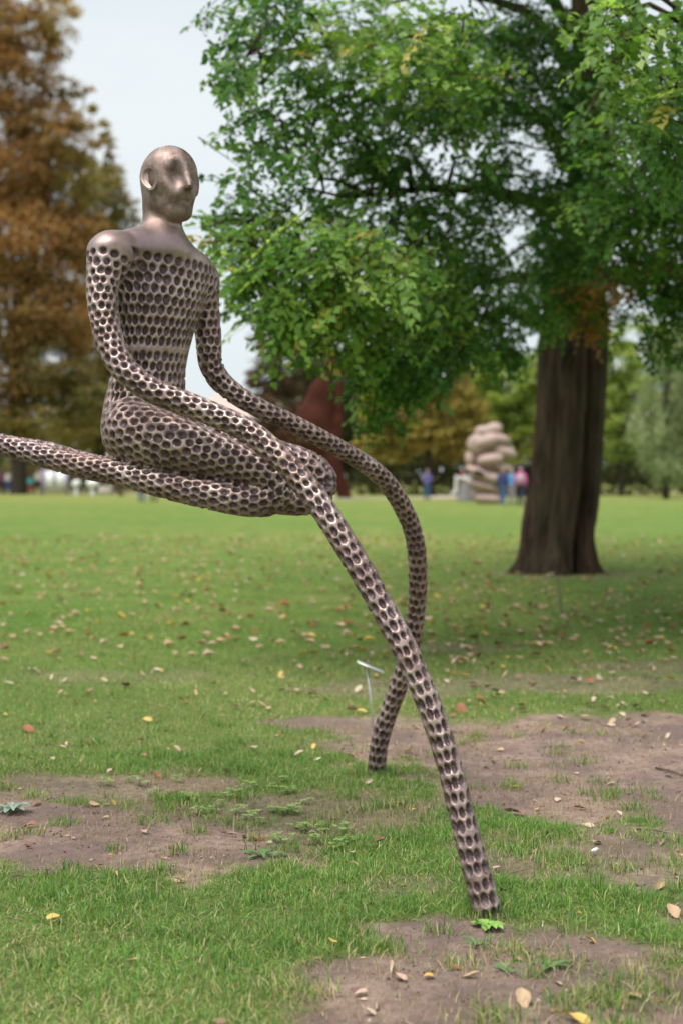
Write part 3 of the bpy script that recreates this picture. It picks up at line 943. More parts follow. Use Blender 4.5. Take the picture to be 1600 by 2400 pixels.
BL = [ # photo px, py, distance, rx, ry (px), depth spread, layers, palette shift
    (610, 40, 11.5, 120, 90, 1.0, 1.5, 0), (570, 180, 11, 75, 75, .8, 1.5, 0), (600, 270, 11.2, 70, 55, .8, 1.0, 0), (640, 370, 11, 90, 60, .8, 1.0, 0), (555, 350, 11, 25, 18, .4, .7, 0),
    (720, 200, 12, 110, 90, 1.2, 1.2, 0), (830, 80, 12, 150, 90, 1.2, 2.0, 1), (900, 240, 12.5, 120, 90, 1.2, 1.6, 0), (780, 330, 12.5, 110, 70, 1.2, 1.1, 0), (870, 380, 13, 90, 60, 1.0, 2.2, 0), (960, 400, 13, 90, 50, 1, 1.3, 0),
    (1010, 120, 11, 130, 110, 1.2, 2.4, 1), (1060, 260, 13, 120, 80, 1.2, 2.0, 0), (1140, 180, 14, 130, 110, 1.3, 1.8, 0), (1240, 80, 14, 130, 80, 1.3, 1.8, 0), (1200, 260, 15, 110, 60, 1.3, 1.5, 0),
    (1140, 400, 14, 60, 60, 1, .9, 0), (1330, 230, 14, 90, 110, 1.2, 2.4, 0), (1340, 380, 15, 70, 90, 1, 2.2, 0), (1300, 470, 15, 90, 60, 1, 2.0, 0),
    (1450, 70, 8.6, 120, 80, .7, 1.6, 1), (1500, 180, 8.9, 100, 90, .8, 2.0, 1), (1560, 320, 10, 80, 120, 1, 2.6, 0), (1440, 300, 11, 80, 100, 1, 2.0, 0), (1480, 480, 12, 110, 80, 1, 2.2, 0), (1400, 500, 13, 70, 60, 1, 2.2, 0),
    (500, 500, 11, 60, 28, .5, .9, 0), (540, 440, 11, 40, 30, .4, .7, 0), (600, 520, 10.8, 80, 35, .6, 1.2, 1), (560, 600, 10.5, 90, 60, .8, 1.9, 1), (680, 590, 10.5, 120, 75, 1, 2.6, 1), (800, 570, 10.8, 110, 70, 1, 2.6, 1),
    (880, 640, 10.8, 135, 80, 1.2, 2.5, 1), (620, 690, 10.8, 90, 60, .8, 2.6, 1), (740, 720, 10.9, 125, 70, 1.2, 2.5, 1), (700, 790, 11, 80, 45, .8, 2.4, 1), (860, 760, 11.5, 120, 80, 1.2, 2.4, 1), (930, 840, 12.2, 110, 80, 1.2, 2.4, 0),
    (800, 825, 11.6, 75, 40, .8, 1.3, 1), (895, 915, 12.4, 70, 60, .8, 1.6, 1), (870, 975, 12.6, 45, 32, .6, 1.0, 1), (900, 500, 13, 150, 45, 1, 1.5, 0), (1100, 470, 14, 110, 55, 1, 1.5, 0), (1000, 720, 12.6, 110, 90, 1.2, 2.4, 1), (1060, 800, 13.2, 100, 60, 1, 2.1, 0), (980, 900, 13, 60, 45, .8, 2.0, 0),
    (1000, 600, 13, 110, 70, 1, 2.2, 0), (1110, 700, 14, 80, 70, 1, 2.6, 0), (1120, 600, 14.5, 80, 60, 1, 1.4, 0), (1140, 790, 14.5, 70, 45, .8, 2.2, 0), (1210, 690, 16, 60, 60, .8, 1.3, 0), (1200, 840, 15, 45, 35, .6, 1.4, 0),
    (1320, 600, 16.5, 80, 70, .8, 2.8, 0), (1310, 690, 17.5, 80, 60, .8, 2.6, 0), (1290, 755, 18.5, 40, 30, .4, 1.4, 0), (1270, 560, 16, 60, 60, .8, 1.3, 0),
    (1500, 600, 13, 110, 60, 1, 2.4, 0), (1560, 700, 14, 80, 60, 1, 2.2, 0), (1470, 650, 15.5, 90, 45, .8, 1.6, 2), (1390, 690, 17.2, 70, 40, .6, 1.6, 2), (1375, 760, 17.6, 42, 32, .4, 1.4, 2), (1560, 620, 14, 70, 40, .8, 1.2, 2),
    (1690, 60, 9, 110, 110, 1, 1.5, 1), (1680, 260, 10, 100, 110, 1, 1.8, 0), (1700, 460, 12, 110, 110, 1.2, 1.8, 0), (1710, 660, 14, 110, 90, 1.2, 1.8, 0), (1880, 160, 12, 130, 140, 1.4, 1.5, 0), (1890, 420, 14, 130, 130, 1.4, 1.5, 0), (1880, 640, 15, 110, 90, 1.2, 1.4, 0),
    (1560, 810, 15, 60, 45, .8, 1.5, 0), (1440, 750, 17, 50, 40, .6, 1.0, 0), (1590, 480, 12, 60, 120, 1, 2.4, 0), (760, 480, 12.5, 110, 40, 1, .9, 0), (1000, 490, 13.5, 90, 40, 1, .7, 0), (640, 470, 11.2, 60, 30, .6, .6, 0), (1220, 400, 15, 70, 60, 1, .6, 0), (1090, 530, 14, 80, 50, 1, .7, 0),
]
PA = [[(.05, .135, .03), (.085, .20, .042), (.14, .275, .055), (.22, .37, .085)], [(.085, .195, .036), (.145, .28, .052), (.23, .38, .085), (.34, .46, .14), (.46, .40, .11)], [(.40, .20, .06), (.50, .28, .09), (.30, .17, .055), (.18, .19, .05)]]  # first greens darkened to carry crown shade, second kept bright, third autumn leaves
PWt = [[3, 4, 3, 1.2], [2.5, 3.5, 3, 1.2, .4], [3, 3, 2, 1]]
acc = [[], [], [], [], []]; shoots = MB()
sh_c = []
for px, py, d_, rx, ry, dz, lay, pal in BL:
    n = int(lay * math.pi * rx * ry / (830 * (11.0 / d_) ** 2)) + 4
    u_ = rng.normal(0, .55, (n, 3)); u_ = u_ / np.maximum(1, np.linalg.norm(u_, axis=1, keepdims=True) / 1.15)
    cs = np.array([W(px + a * rx, py + b_ * ry, d_ + c * dz) for a, b_, c in u_])
    outw = unit((cs - np.array([TB[0], TB[1], 0])) * [1, 1, 0])
    r_ = sprays(cs, outw, PA[pal], PWt[pal])
    for q_, x in zip(acc, r_[:5]): q_.append(x)
    sh_c.append(r_[5])
# side branches that reach from the limbs into the leaf masses
LP = np.concatenate(LIMB_PTS)
for px, py, d_, rx, ry, dz, lay, pal in BL:
    if rx < 45: continue
    for q in range(2):
        e = W(px + rng.uniform(-.7, .7) * rx, py + rng.uniform(-.6, .5) * ry, d_ + rng.uniform(-.3, .3))
        cand = LP[LP[:, 1] > e[1] - .3]
        if not len(cand): continue
        dd = np.linalg.norm(cand[:, :3] - e, axis=1)
        c0 = cand[np.argmin(dd + rng.uniform(0, .8, len(dd)))]
        if np.linalg.norm(c0[:3] - e) < .4: continue
        mid = (c0[:3] + e) / 2 + [rng.normal(0, .12), rng.normal(0, .12), rng.uniform(.05, .3)]
        c = spline([np.r_[c0[:3], min(.03, c0[3])], np.r_[mid, .017], np.r_[e, .006]], .15)
        c[:, :3] += np.cumsum(rng.normal(0, .012, (len(c), 3)), 0)
        mb = MB(); mb.tube(c[:, :3], c[:, 3], 6)
        child('branch', mb.mesh('branch'), M_BARK, root)
# the rest of the crown: above the picture, to the right and behind
def crown_fill(n, c, r, zmin, leafL, pal=0, length=.9):
    u_ = unit(rng.normal(0, 1, (n, 3))) * rng.uniform(.45, 1, (n, 1)) ** .5
    cs = np.array(c) + u_ * np.array(r)
    cs = cs[cs[:, 2] > zmin(cs)]
    outw = unit((cs - np.array([TB[0], TB[1], 6])) * [1, 1, .3])
    r_ = sprays(cs, outw, PA[pal], PWt[pal], length=length, leafL=leafL)
    for q_, x in zip(acc, r_[:5]): q_.append(x)
top_z = lambda p: 1.5 + (1110 + 60) / F * p[:, 1]          # what the photograph shows lies below
crown_fill(3000, (4.9, 17.0, 11.0), (6.4, 8.5, 6.5), lambda p: np.maximum(top_z(p), 5.0), .27)  # unseen upper crown, leaves oversized and dense to deepen the shade below
crown_fill(500, (9.5, 19, 8.5), (4.2, 8, 4.0), lambda p: np.where(p[:, 0] > (860 / F) * p[:, 1], 4.5, 99), .17)
Pn, A, Nm, C, Ls = [np.concatenate(x) for x in acc]
cm = leaf_mesh('crown', Pn, A, Nm, Ls, Ls * .66, C)
cr_ = child('crown', cm, M_LEAF, root); cr_['kind'] = 'stuff'
# shoots that carry the leaves
cs = np.concatenate([x[0] for x in sh_c]); dd = np.concatenate([x[1] for x in sh_c]); ln = np.concatenate([x[2] for x in sh_c])
a0 = cs - dd * (ln * .5)[:, None]; a1 = cs + dd * (ln * .5)[:, None] - np.array([0, 0, 1.0]) * (ln * .22)[:, None]
s1 = unit(np.cross(dd, [0, 0, 1.0])) * .005; s2 = np.cross(unit(dd), unit(s1)) * .005
V = np.stack([a0 + s1, a0 - s1 * .5 + s2, a0 - s1 * .5 - s2, a1], 1).reshape(-1, 3)
k = np.arange(len(cs))[:, None] * 4
tw = child('twigs', mesh_np('twigs', V, [np.concatenate([k + np.array([[0, 1, 3]]), k + np.array([[1, 2, 3]]), k + np.array([[2, 0, 3]])])]), M_BARK, root)
tw['kind'] = 'stuff'

# ---- trees round the far edge of the lawn
def far_tree(label, Y, trunk, blobs, colors, weights, group='trees round the far lawn', leaf=.34, name='park_tree', hang=0.0, dens=1.0, tw_=.5):
    """trunk: (px, base py, px at fork, py at fork, width px); blobs: (px, py, rx, ry, depth m, layers)"""
    s_ = Y / F
    px, by, fx, fy, wpx = trunk
    g0 = W(px, by, Y); g0[2] = 0
    root = empty(name, g0, label, 'tree', group)
    c = spline([np.r_[g0 - [0, 0, .2], wpx * s_ * .62], np.r_[g0 + [0, 0, .9], wpx * s_ * .5], np.r_[(g0 + W(fx, fy, Y)) / 2, wpx * s_ * .44], np.r_[W(fx, fy, Y), wpx * s_ * .3], np.r_[W(fx + 6, fy - 180, Y), wpx * s_ * .1]], .5)
    mb = MB(); mb.tube(c[:, :3] + np.cumsum(rng.normal(0, .012, (len(c), 3)), 0), c[:, 3] * rng.uniform(.93, 1.07, len(c)), 12)
    child('trunk', mb.mesh('trunk'), M_BARK_FAR, root)
    Pn, A, Nm, C = [], [], [], []
    for bx, b_y, rx, ry, dz, lay in blobs:
        cb = W(bx, b_y, Y)
        bl = MB(); p_ = spline([np.r_[W(fx, fy, Y), .22], np.r_[(W(fx, fy, Y) * .45 + cb * .55) + [0, rng.uniform(-.5, .5), .4], .13], np.r_[cb, .04]], .6)
        bl.tube(p_[:, :3], p_[:, 3], 7)
        child('branch', bl.mesh('branch'), M_BARK_FAR, root)
        a = leaf * leaf * .33 / s_ ** 2
        n = int(3.3 * dens * lay * math.pi * rx * ry / a) + 12
        k = max(5, n // 55)                          # clumps, so the crown has light and dark masses
        cc = unit(rng.normal(0, 1, (k, 3))) * rng.uniform(.35, 1.0, (k, 1)) ** .6
        u_ = cc[rng.integers(0, k, n)] + rng.normal(0, .13, (n, 3)) * [1, 1, .6 + hang]
        p = cb + u_ * np.array([rx * s_, dz, ry * s_])
        if hang: p[:, 2] -= rng.uniform(0, hang, n) * ry * s_ * .8
        clump = cc[rng.integers(0, k, n)]
        ax = unit(rng.normal(0, 1, (n, 3)) * [1, 1, .5] + [0, 0, -.4 - 2.5 * hang])
        Pn.append(p); A.append(ax); Nm.append(unit(rng.normal(0, .6, (n, 3)) + [0, -.2, .8]))
        tone = pick(colors, weights, 1, .1) * .5 + .5 * pick(colors, weights, n, .25)
        C.append(tone)
    Pn, A, Nm, C = [np.concatenate(x) for x in (Pn, A, Nm, C)]
    L = leaf * rng.uniform(.6, 1.3, len(Pn))
    ok = Pn[:, 2] > .3
    me = card_mesh('crown', Pn[ok], A[ok], Nm[ok], L[ok], L[ok] * tw_, C[ok])
    o = child('crown', me, M_FAR, root); o['kind'] = 'stuff'
    return root

BRN = [(.34, .19, .08), (.42, .21, .09), (.48, .25, .11), (.30, .27, .095), (.18, .165, .075), (.50, .35, .125), (.17, .22, .085)]
OLV = [(.26, .225, .08), (.33, .27, .095), (.19, .18, .075), (.40, .30, .10)]
far_tree('tall rust-brown tree at the left edge, nearest the people in white', 104, (45, 1156, 40, 900, 36),
         [(120, 40, 75, 85, 2.5, 1.2), (60, 100, 90, 95, 2.5, 1.3), (20, 180, 110, 120, 3, 2.2), (150, 200, 55, 55, 1.6, .9), (-60, 60, 120, 130, 3, 2.2), (120, 330, 100, 90, 3, 2.4), (20, 400, 130, 120, 3, 3.2), (170, 420, 70, 90, 2, 2.4), (60, 560, 150, 110, 4, 3.4),
          (190, 560, 70, 80, 2, 2.6), (40, 720, 160, 110, 4, 3.2), (170, 740, 80, 90, 2.5, 2.6), (110, 860, 110, 90, 3, 3), (0, 880, 110, 80, 3, 3), (190, 930, 80, 70, 2, 2.6), (100, 985, 110, 45, 3, 2.4), (20, 1000, 70, 45, 2, 2), (-120, 500, 120, 350, 4, 2), (205, 210, 25, 14, 1, .8)],
         BRN, [3, 2, 2, 3, 2, 1.5, 2])
far_tree('olive-brown tree behind the figure, just left of its head and shoulder', 122, (235, 1150, 245, 900, 30),
         [(245, 360, 40, 50, 1.6, 1.4), (235, 470, 70, 90, 2.5, 2.6), (290, 520, 40, 60, 1.6, 1.6), (260, 640, 90, 110, 3, 3), (250, 800, 90, 100, 3, 3), (240, 930, 80, 80, 3, 3), (270, 400, 22, 16, 1, .8), (215, 280, 40, 40, 1.4, 1.2), (310, 470, 18, 14, 1, .7), (200, 1010, 90, 50, 3, 2.6)],
         OLV, [3, 3, 2, 1.5])
far_tree('grey-brown tree with pinkish leaves between the figure and the rust-red sculpture', 116, (640, 1152, 640, 960, 20),
         [(630, 780, 45, 50, 1.5, 1.8), (660, 860, 70, 70, 2, 2.6), (610, 900, 35, 45, 1.4, 1.6), (650, 960, 70, 70, 2.2, 2.8), (680, 1040, 80, 60, 2.5, 2.8), (600, 1040, 50, 50, 2, 2)],
         [(.17, .115, .075), (.21, .13, .095), (.12, .095, .065), (.26, .13, .085)], [3, 2, 3, 1])
far_tree('dark olive tree with a thick black trunk behind the man in blue', 98, (1004, 1162, 1004, 1030, 24),
         [(1000, 880, 100, 80, 2.5, 2.8), (930, 960, 90, 70, 2.5, 3), (1060, 960, 80, 70, 2.5, 2.8), (990, 1010, 110, 50, 2.5, 2.8), (900, 1050, 80, 40, 2, 2.4), (1080, 1040, 60, 50, 2, 2.4)],
         [(.27, .22, .065), (.37, .30, .085), (.18, .155, .06), (.48, .39, .11), (.32, .19, .075)], [3, 2.5, 2, 1.5, 1])
far_tree('dark green tree behind the rust-red sculpture', 128, (800, 1148, 800, 1000, 20),
         [(780, 900, 90, 90, 3, 3), (850, 980, 90, 80, 3, 3), (760, 1020, 80, 60, 3, 3), (870, 1070, 90, 45, 3, 3), (720, 930, 60, 80, 2, 2.4)],
         [(.06, .075, .035), (.09, .095, .04), (.12, .10, .05)], [3, 2, 1])
far_tree('bright green tree behind the stacked boulder sculpture', 110, (1215, 1154, 1210, 1040, 18),
         [(1190, 900, 80, 70, 2.5, 2.6), (1240, 980, 80, 60, 2.5, 2.8), (1150, 940, 60, 60, 2, 2.4), (1200, 1050, 70, 40, 2, 2.4), (1120, 860, 60, 50, 2, 2), (1260, 880, 70, 60, 2, 2.2)],
         [(.29, .40, .08), (.37, .47, .11), (.20, .28, .065), (.47, .46, .13)], [3, 3, 2, 1])
far_tree('light green tree seen just right of the big trunk', 96, (1452, 1162, 1452, 1060, 12),
         [(1450, 850, 70, 70, 2, 2.0), (1430, 960, 50, 70, 2, 2.6), (1490, 920, 60, 60, 2, 2.2), (1450, 1040, 60, 40, 2, 2.6), (1500, 790, 70, 50, 2, 1.3), (1420, 780, 50, 50, 2, 1.3)],
         [(.29, .40, .085), (.37, .46, .115), (.19, .26, .065), (.48, .38, .12)], [3, 3, 2, .6])
far_tree('pale grey-green willow with hanging twigs at the right edge', 84, (1560, 1168, 1560, 960, 14),
         [(1560, 880, 70, 70, 2, 2.2), (1520, 980, 50, 60, 2, 2.4), (1590, 1000, 60, 70, 2, 2.6), (1560, 1060, 70, 50, 2, 2.6), (1620, 900, 60, 90, 2, 2.4), (1570, 800, 60, 40, 2, 1.6)],
         [(.27, .33, .17), (.34, .39, .22), (.18, .24, .12), (.50, .32, .10)], [3, 3, 2, .35], hang=.8, leaf=.3, tw_=.3)
far_tree('dark green tree far behind the willow', 135, (1660, 1147, 1660, 1000, 20), [(1640, 820, 120, 110, 4, 3), (1520, 1060, 100, 50, 3, 3), (1620, 1030, 110, 60, 3, 3)], [(.07, .10, .035), (.10, .13, .045)], [2, 1])
far_tree('ochre tree between the dark trunk and the boulder sculpture', 120, (1100, 1150, 1100, 1030, 14), [(1080, 920, 70, 60, 2, 2.4), (1110, 1000, 60, 60, 2, 2.6), (1060, 1060, 60, 40, 2, 2.6)], [(.26, .20, .06), (.20, .16, .055), (.33, .26, .08)], [2, 2, 1])

# low dark shrubs that close the view along the lawn's far edge
def shrub(label, px0, px1, Y, top, colors, group='dark shrubs along the far lawn edge'):
    s_ = Y / F
    g0 = W((px0 + px1) / 2, 1150, Y); g0[2] = 0
    root = empty('shrub', g0, label, 'shrub', group)
    x0, x1 = (px0 - 800) * s_, (px1 - 800) * s_
    n = int((x1 - x0) * top * 110)
    p = np.stack([rng.uniform(x0, x1, n), Y + rng.normal(0, .7, n), rng.uniform(-.02, 1, n) * top], 1)
    p[:, 2] *= .7 + .5 * vnoise(p[:, 0] * .9, p[:, 0] * 0, 5)
    C = pick(colors, [1] * len(colors), n, .3)
    L = .3 * rng.uniform(.6, 1.3, n)
    me = card_mesh('foliage', p, unit(rng.normal(0, 1, (n, 3))), unit(rng.normal(0, .6, (n, 3)) + [0, -.2, .8]), L, L * .55, C)
    child('foliage', me, M_FAR, root)['kind'] = 'stuff'
    st = MB()
    for q in np.linspace(x0 + .3, x1 - .3, max(3, int((x1 - x0) / 1.2))):
        st.tube([(q, Y, -.1), (q + rng.uniform(-.2, .2), Y + rng.uniform(-.2, .2), top * .75)], [.06, .02], 6)
    so = child('stems', st.mesh('stems'), M_BARK_FAR, root); so['kind'] = 'stuff'
DK = [(.035, .05, .022), (.05, .06, .028), (.08, .085, .035)]
shrub('dark shrub row behind the man in blue', 830, 1075, 101, 2.6, DK)
shrub('dark shrub row right of the big trunk', 1395, 1660, 99, 2.4, DK)
shrub('dark shrubs behind the rust-red sculpture', 600, 830, 131, 3.6, DK)
shrub('brown shrubs at the left, behind the white panels', -60, 330, 126, 2.4, [(.12, .10, .05), (.08, .08, .04), (.2, .14, .06)])
shrub('dark shrubs behind the boulder sculpture and pavilion', 1070, 1395, 116, 3.2, DK)
far_w = []
n = 26000
xx = rng.uniform(-120, 130, n); yy = 175 + rng.normal(0, 6, n) + 12 * np.sin(xx * .05)
hh = (6 + 9 * fbm(xx * .05, xx * 0, 91, 3)) * np.where((xx > -27) & (xx < -9), .0, 1)
p = np.stack([xx, yy, rng.uniform(0, 1, n) * hh], 1); keep = hh > 1
p = p[keep]; n = len(p)
L = rng.uniform(.9, 1.7, n)
tag(obj('distant_wood', card_mesh('distant_wood', p, unit(rng.normal(0, 1, (n, 3))), unit(rng.normal(0, .6, (n, 3)) + [0, -.4, .6]), L, L * .7, pick([(.09, .11, .05), (.13, .13, .055), (.17, .14, .06)], [2, 2, 1], n)), M_FAR),
    'belt of distant mixed trees beyond the park', 'trees', kind='stuff')

# ================================================================== FAR SCULPTURES, PEOPLE, BUILDINGS
def local_obj(name, V, faces, mat, parent, smooth=True):
    return obj(name, mesh_np(name, V, faces, smooth), mat, parent)

def blob_sculpture(f, lo, hi, h, name, mat, parent):
    V, q = sdf_mesh(f, lo, hi, h, 3)
    return local_obj(name, V, [q], mat, parent)

# stacked boulder-like bronze lobes
M_STONE = simple('pale_pink_bronze', (.40, .285, .25), .7, .16, 1.5, 0)
gp = W(1142, 1181, 71); gp[2] = 0
so = empty('boulder_sculpture', gp, 'tall pinkish sculpture of piled fat boulder-like lobes on the lawn', 'sculpture')
pxm = 71 / F
def lobe(px, py, rx, ry, rot, dy=0.0, ryy=None):
    return ((px - 1142) * pxm, dy, (1181 - py) * pxm, rx * pxm, (ryy or rx) * pxm, ry * pxm, R(rot))
LOBES = [lobe(1152, 1008, 20, 14, 20), lobe(1130, 1012, 17, 12, 0), lobe(1160, 1030, 28, 13, -8), lobe(1116, 1042, 20, 21, 25, -.1), lobe(1140, 1035, 24, 14, 20, -.3),
         lobe(1177, 1060, 27, 14, -18, .0), lobe(1100, 1075, 10, 15, 0), lobe(1145, 1078, 26, 13, 8, -.4), lobe(1125, 1062, 18, 16, 20, .2), lobe(1172, 1095, 28, 11, -18, .1), lobe(1130, 1098, 22, 14, 0, .3),
         lobe(1118, 1110, 28, 10, -28, -.45), lobe(1152, 1122, 26, 13, -8, -.3), lobe(1170, 1122, 20, 14, 0, .3), lobe(1130, 1140, 30, 10, -16, -.2), lobe(1160, 1150, 22, 12, -5, .1), lobe(1122, 1160, 16, 15, 0, .2), lobe(1142, 1170, 27, 13, -6, -.25), lobe(1160, 1168, 16, 14, 0, .2)]
def f_lobes(P):
    d = cone(P, (0, .2, .2), (0, .2, 3.0), .55, .3)
    for x, y, z, a, b_, c, r_ in LOBES:
        q = P - np.array([x, y, z]); cs, sn = math.cos(r_), math.sin(r_)
        p = np.stack([q[:, 0] * cs + q[:, 2] * sn, q[:, 1], -q[:, 0] * sn + q[:, 2] * cs], 1)
        d = smin(d, ellipsoid(p, (0, 0, 0), (a * 1.22, max(b_, .3), c * 1.16)), .03)
    return d
blob_sculpture(f_lobes, (-1.5, -1.0, -.15), (1.5, 1.0, 4.2), .05, 'body', M_STONE, so)

# rust-red steel form, leaning, behind the bronze figure
M_RUST = simple('rust_red_steel', (.062, .020, .014), .9, .35, .8, 0)
M_RUST.node_tree.nodes['Principled BSDF'].inputs['Specular IOR Level'].default_value = .08
gp = W(812, 1171, 83); gp[2] = 0
so = empty('rust_red_sculpture', gp, 'tall leaning rust-red steel sculpture behind the figure and hanging leaves', 'sculpture')
pm = 83 / F
def rp(px, py): return ((px - 812) * pm, 0, (1171 - py) * pm)
def f_rust(P):
    q = P * np.array([1, 1.5, 1])
    d = cone(q, rp(774, 850), rp(752, 925), 12 * pm, 28 * pm)
    d = smin(d, cone(q, rp(752, 925), rp(738, 985), 30 * pm, 42 * pm), .3)
    d = smin(d, cone(q, rp(738, 985), rp(775, 1080), 40 * pm, 24 * pm), .3)
    d = smin(d, cone(q, rp(775, 1080), rp(812, 1175), 22 * pm, 15 * pm), .2)
    d = smin(d, cone(q, rp(796, 900), rp(792, 990), 8 * pm, 12 * pm), .15)
    return smin(d, cone(q, rp(792, 990), rp(780, 1080), 12 * pm, 18 * pm), .2)
blob_sculpture(f_rust, (-3.6, -1.2, -.2), (1.2, 1.2, 8.6), .09, 'body', M_RUST, so)
mb = MB(); mb.box((0, 0, .03), (2.2, 1.6, .1)); obj('plinth', mb.mesh('plinth', False), simple('plinth_stone', (.40, .36, .33), .9), so)

# small grey bell-shaped sculpture with pale arms
M_GREY = simple('mottled_grey_stone', (.22, .20, .21), .85, .45, 9)
M_PALE = simple('pale_stone', (.52, .48, .46), .7, .12, 3)
gp = W(1089, 1167, 77); gp[2] = 0
so = empty('bell_sculpture', gp, 'mottled grey bell-shaped sculpture with pale drooping arms, left of the boulder sculpture', 'sculpture')
pm = 77 / F
def bp_(px, py, y=0): return ((px - 1089) * pm, y, (1167 - py) * pm)
blob_sculpture(lambda P: smin(cone(P, bp_(1089, 1163), bp_(1091, 1120), 19 * pm, 13 * pm), ellipsoid(P, bp_(1092, 1112), (16 * pm, .3, 8 * pm)), .1), (-.8, -.7, -.2), (.8, .7, 1.7), .035, 'body', M_GREY, so)
blob_sculpture(lambda P: smin(cone(P, bp_(1068, 1110, -.1), bp_(1068, 1142, -.1), 4.5 * pm, 5.5 * pm), cone(P, bp_(1068, 1145, -.1), bp_(1057, 1148, -.25), 5 * pm, 4 * pm), .05), (-1.0, -.6, .1), (-.2, .4, 1.6), .028, 'arm', M_PALE, so)
blob_sculpture(lambda P: smin(cone(P, bp_(1086, 1114, -.25), bp_(1104, 1124, -.25), 5 * pm, 6 * pm), cone(P, bp_(1086, 1114, -.2), bp_(1072, 1112, -.12), 5 * pm, 3 * pm), .05), (-.6, -.7, .6), (.8, .4, 1.6), .028, 'arm', M_PALE, so)
blob_sculpture(lambda P: cone(P, bp_(1083, 1104), bp_(1084, 1100), 5 * pm, 5 * pm), (-.5, -.4, 1.1), (.3, .4, 1.9), .025, 'head', simple('dull_red_glaze', (.30, .06, .06), .5), so)
# the arm reaches the body through a short stub, so that the pieces hold together
mb = MB(); mb.tube([bp_(1070, 1112, -.1), bp_(1080, 1116, 0)], [.08, .1], 8); obj('arm_joint', mb.mesh('arm_joint'), M_PALE, so)

# ---- people on the far lawn
def person_meshes(step, arm_out, bag=False):
    """faces -Y; feet at z = 0"""
    J = {}
    hipz, shz = .92, 1.43
    fl, fr = step, -step
    def legs(P, e):
        d = None
        for sx, fy in ((-1, fl), (1, fr)):
            hip = (sx * .09, 0, hipz); kn = (sx * .10, fy * .45 - .02, .50); an = (sx * .105, fy, .09)
            for c in (cone(P, hip, kn, .085 + e, .062 + e), cone(P, kn, an, .06 + e, .042 + e * 1.2)):
                d = c if d is None else smin(d, c, .04)
        return smin(d, ellipsoid(P, (0, 0, .96), (.17 + e, .115 + e, .13 + e)), .06)
    def arms(P, e):
        d = None
        for sx in (-1, 1):
            sh = (sx * .185, 0, shz - .02); el = (sx * (.235 + .03 * arm_out), .03, 1.14); wr = (sx * (.235 - .09 * arm_out), -.06 - .16 * arm_out, .92 + .20 * arm_out)
            for c in (cone(P, sh, el, .055 + e, .044 + e), cone(P, el, wr, .043 + e, .030 + e)):
                d = c if d is None else smin(d, c, .03)
        return d
    def trunk(P, e):
        d = ellipsoid(P, (0, 0, 1.24), (.175 + e, .115 + e, .25 + e))
        d = smin(d, cone(P, (-.13, 0, 1.40), (.13, 0, 1.40), .065 + e, .065 + e), .07)
        return smin(d, ellipsoid(P, (0, 0, 1.0), (.165 + e, .115 + e, .16 + e)), .07)
    def headf(P):
        d = ellipsoid(P, (0, 0, 1.615), (.075, .095, .115))
        d = smin(d, ellipsoid(P, (0, -.03, 1.56), (.055, .065, .075)), .03)
        d = smin(d, cone(P, (0, -.09, 1.60), (0, -.108, 1.575), .012, .015), .015)
        return smin(d, cone(P, (0, .01, 1.40), (0, 0, 1.53), .055, .050), .04)
    def hands(P):
        d = None
        for sx in (-1, 1):
            wr = np.array((sx * (.235 - .09 * arm_out), -.06 - .16 * arm_out, .92 + .20 * arm_out))
            c = cone(P, wr, wr + [0, -.03, -.07], .030, .034)
            d = c if d is None else np.minimum(d, c)
        return d
    lo, hi, h = (-.42, -.55, -.04), (.42, .45, 1.80), .022
    out = {}
    V, q = sdf_mesh(lambda P: smin(smin(np.minimum(smin(trunk(P, 0), legs(P, 0), .05), hands(P)), arms(P, 0), .04), headf(P), .03), lo, hi, h, 3)
    mb = MB(); mb.add(V, [q])
    for sx in (-1, 1):       # five fingers on each hand
        wr = np.array((sx * (.235 - .09 * arm_out), -.06 - .16 * arm_out, .92 + .20 * arm_out)) + [0, -.03, -.07]
        for k, (ox, ln) in enumerate(((-.024, .062), (-.008, .072), (.008, .068), (.024, .052))):
            b0 = wr + [sx * ox * .6, ox, -.02]
            mb.tube([b0, b0 + [0, -.012, -ln * .6], b0 + [0, -.002, -ln]], [.0095, .009, .006], 6)
        b0 = wr + [0, -.03, .02]
        mb.tube([b0, b0 + [-sx * .012, -.022, -.028], b0 + [-sx * .012, -.024, -.055]], [.011, .010, .007], 6)
    out['body'] = mb.mesh('person_body')
    V, q = sdf_mesh(lambda P: smax(smin(trunk(P, .022), arms(P, .016), .03), .90 - P[:, 2], .01), lo, hi, h, 3)
    out['jacket'] = mesh_np('jacket', V, [q])
    V, q = sdf_mesh(lambda P: smax(smax(legs(P, .014), P[:, 2] - 1.02, .01), .05 - P[:, 2], .01), lo, hi, h, 3)
    out['trousers'] = mesh_np('trousers', V, [q])
    V, q = sdf_mesh(lambda P: smax(ellipsoid(P, (0, .012, 1.632), (.088, .108, .118)), -ellipsoid(P, (0, -.10, 1.57), (.075, .08, .10)), .015), lo, hi, .018, 3)
    out['hair'] = mesh_np('hair', V, [q])
    for nm, sx, fy in (('shoe', -1, fl), ('shoe2', 1, fr)):
        V, q = sdf_mesh(lambda P: smax(smin(cone(P, (sx * .105, fy + .03, .045), (sx * .115, fy - .13, .035), .046, .042), cone(P, (sx * .105, fy + .01, .04), (sx * .105, fy, .09), .045, .045), .03), -P[:, 2] + .004, .005), lo, hi, .018, 3)
        out[nm] = mesh_np('shoe', V, [q])
    V, q = sdf_mesh(lambda P: ellipsoid(P, (0, .20, 1.24), (.14, .09, .21)), lo, hi, h, 3)
    out['backpack'] = mesh_np('backpack', V, [q])
    return out
POSES = [person_meshes(.05, 0.0), person_meshes(.22, .15), person_meshes(.03, 1.0)]
cmat = {}
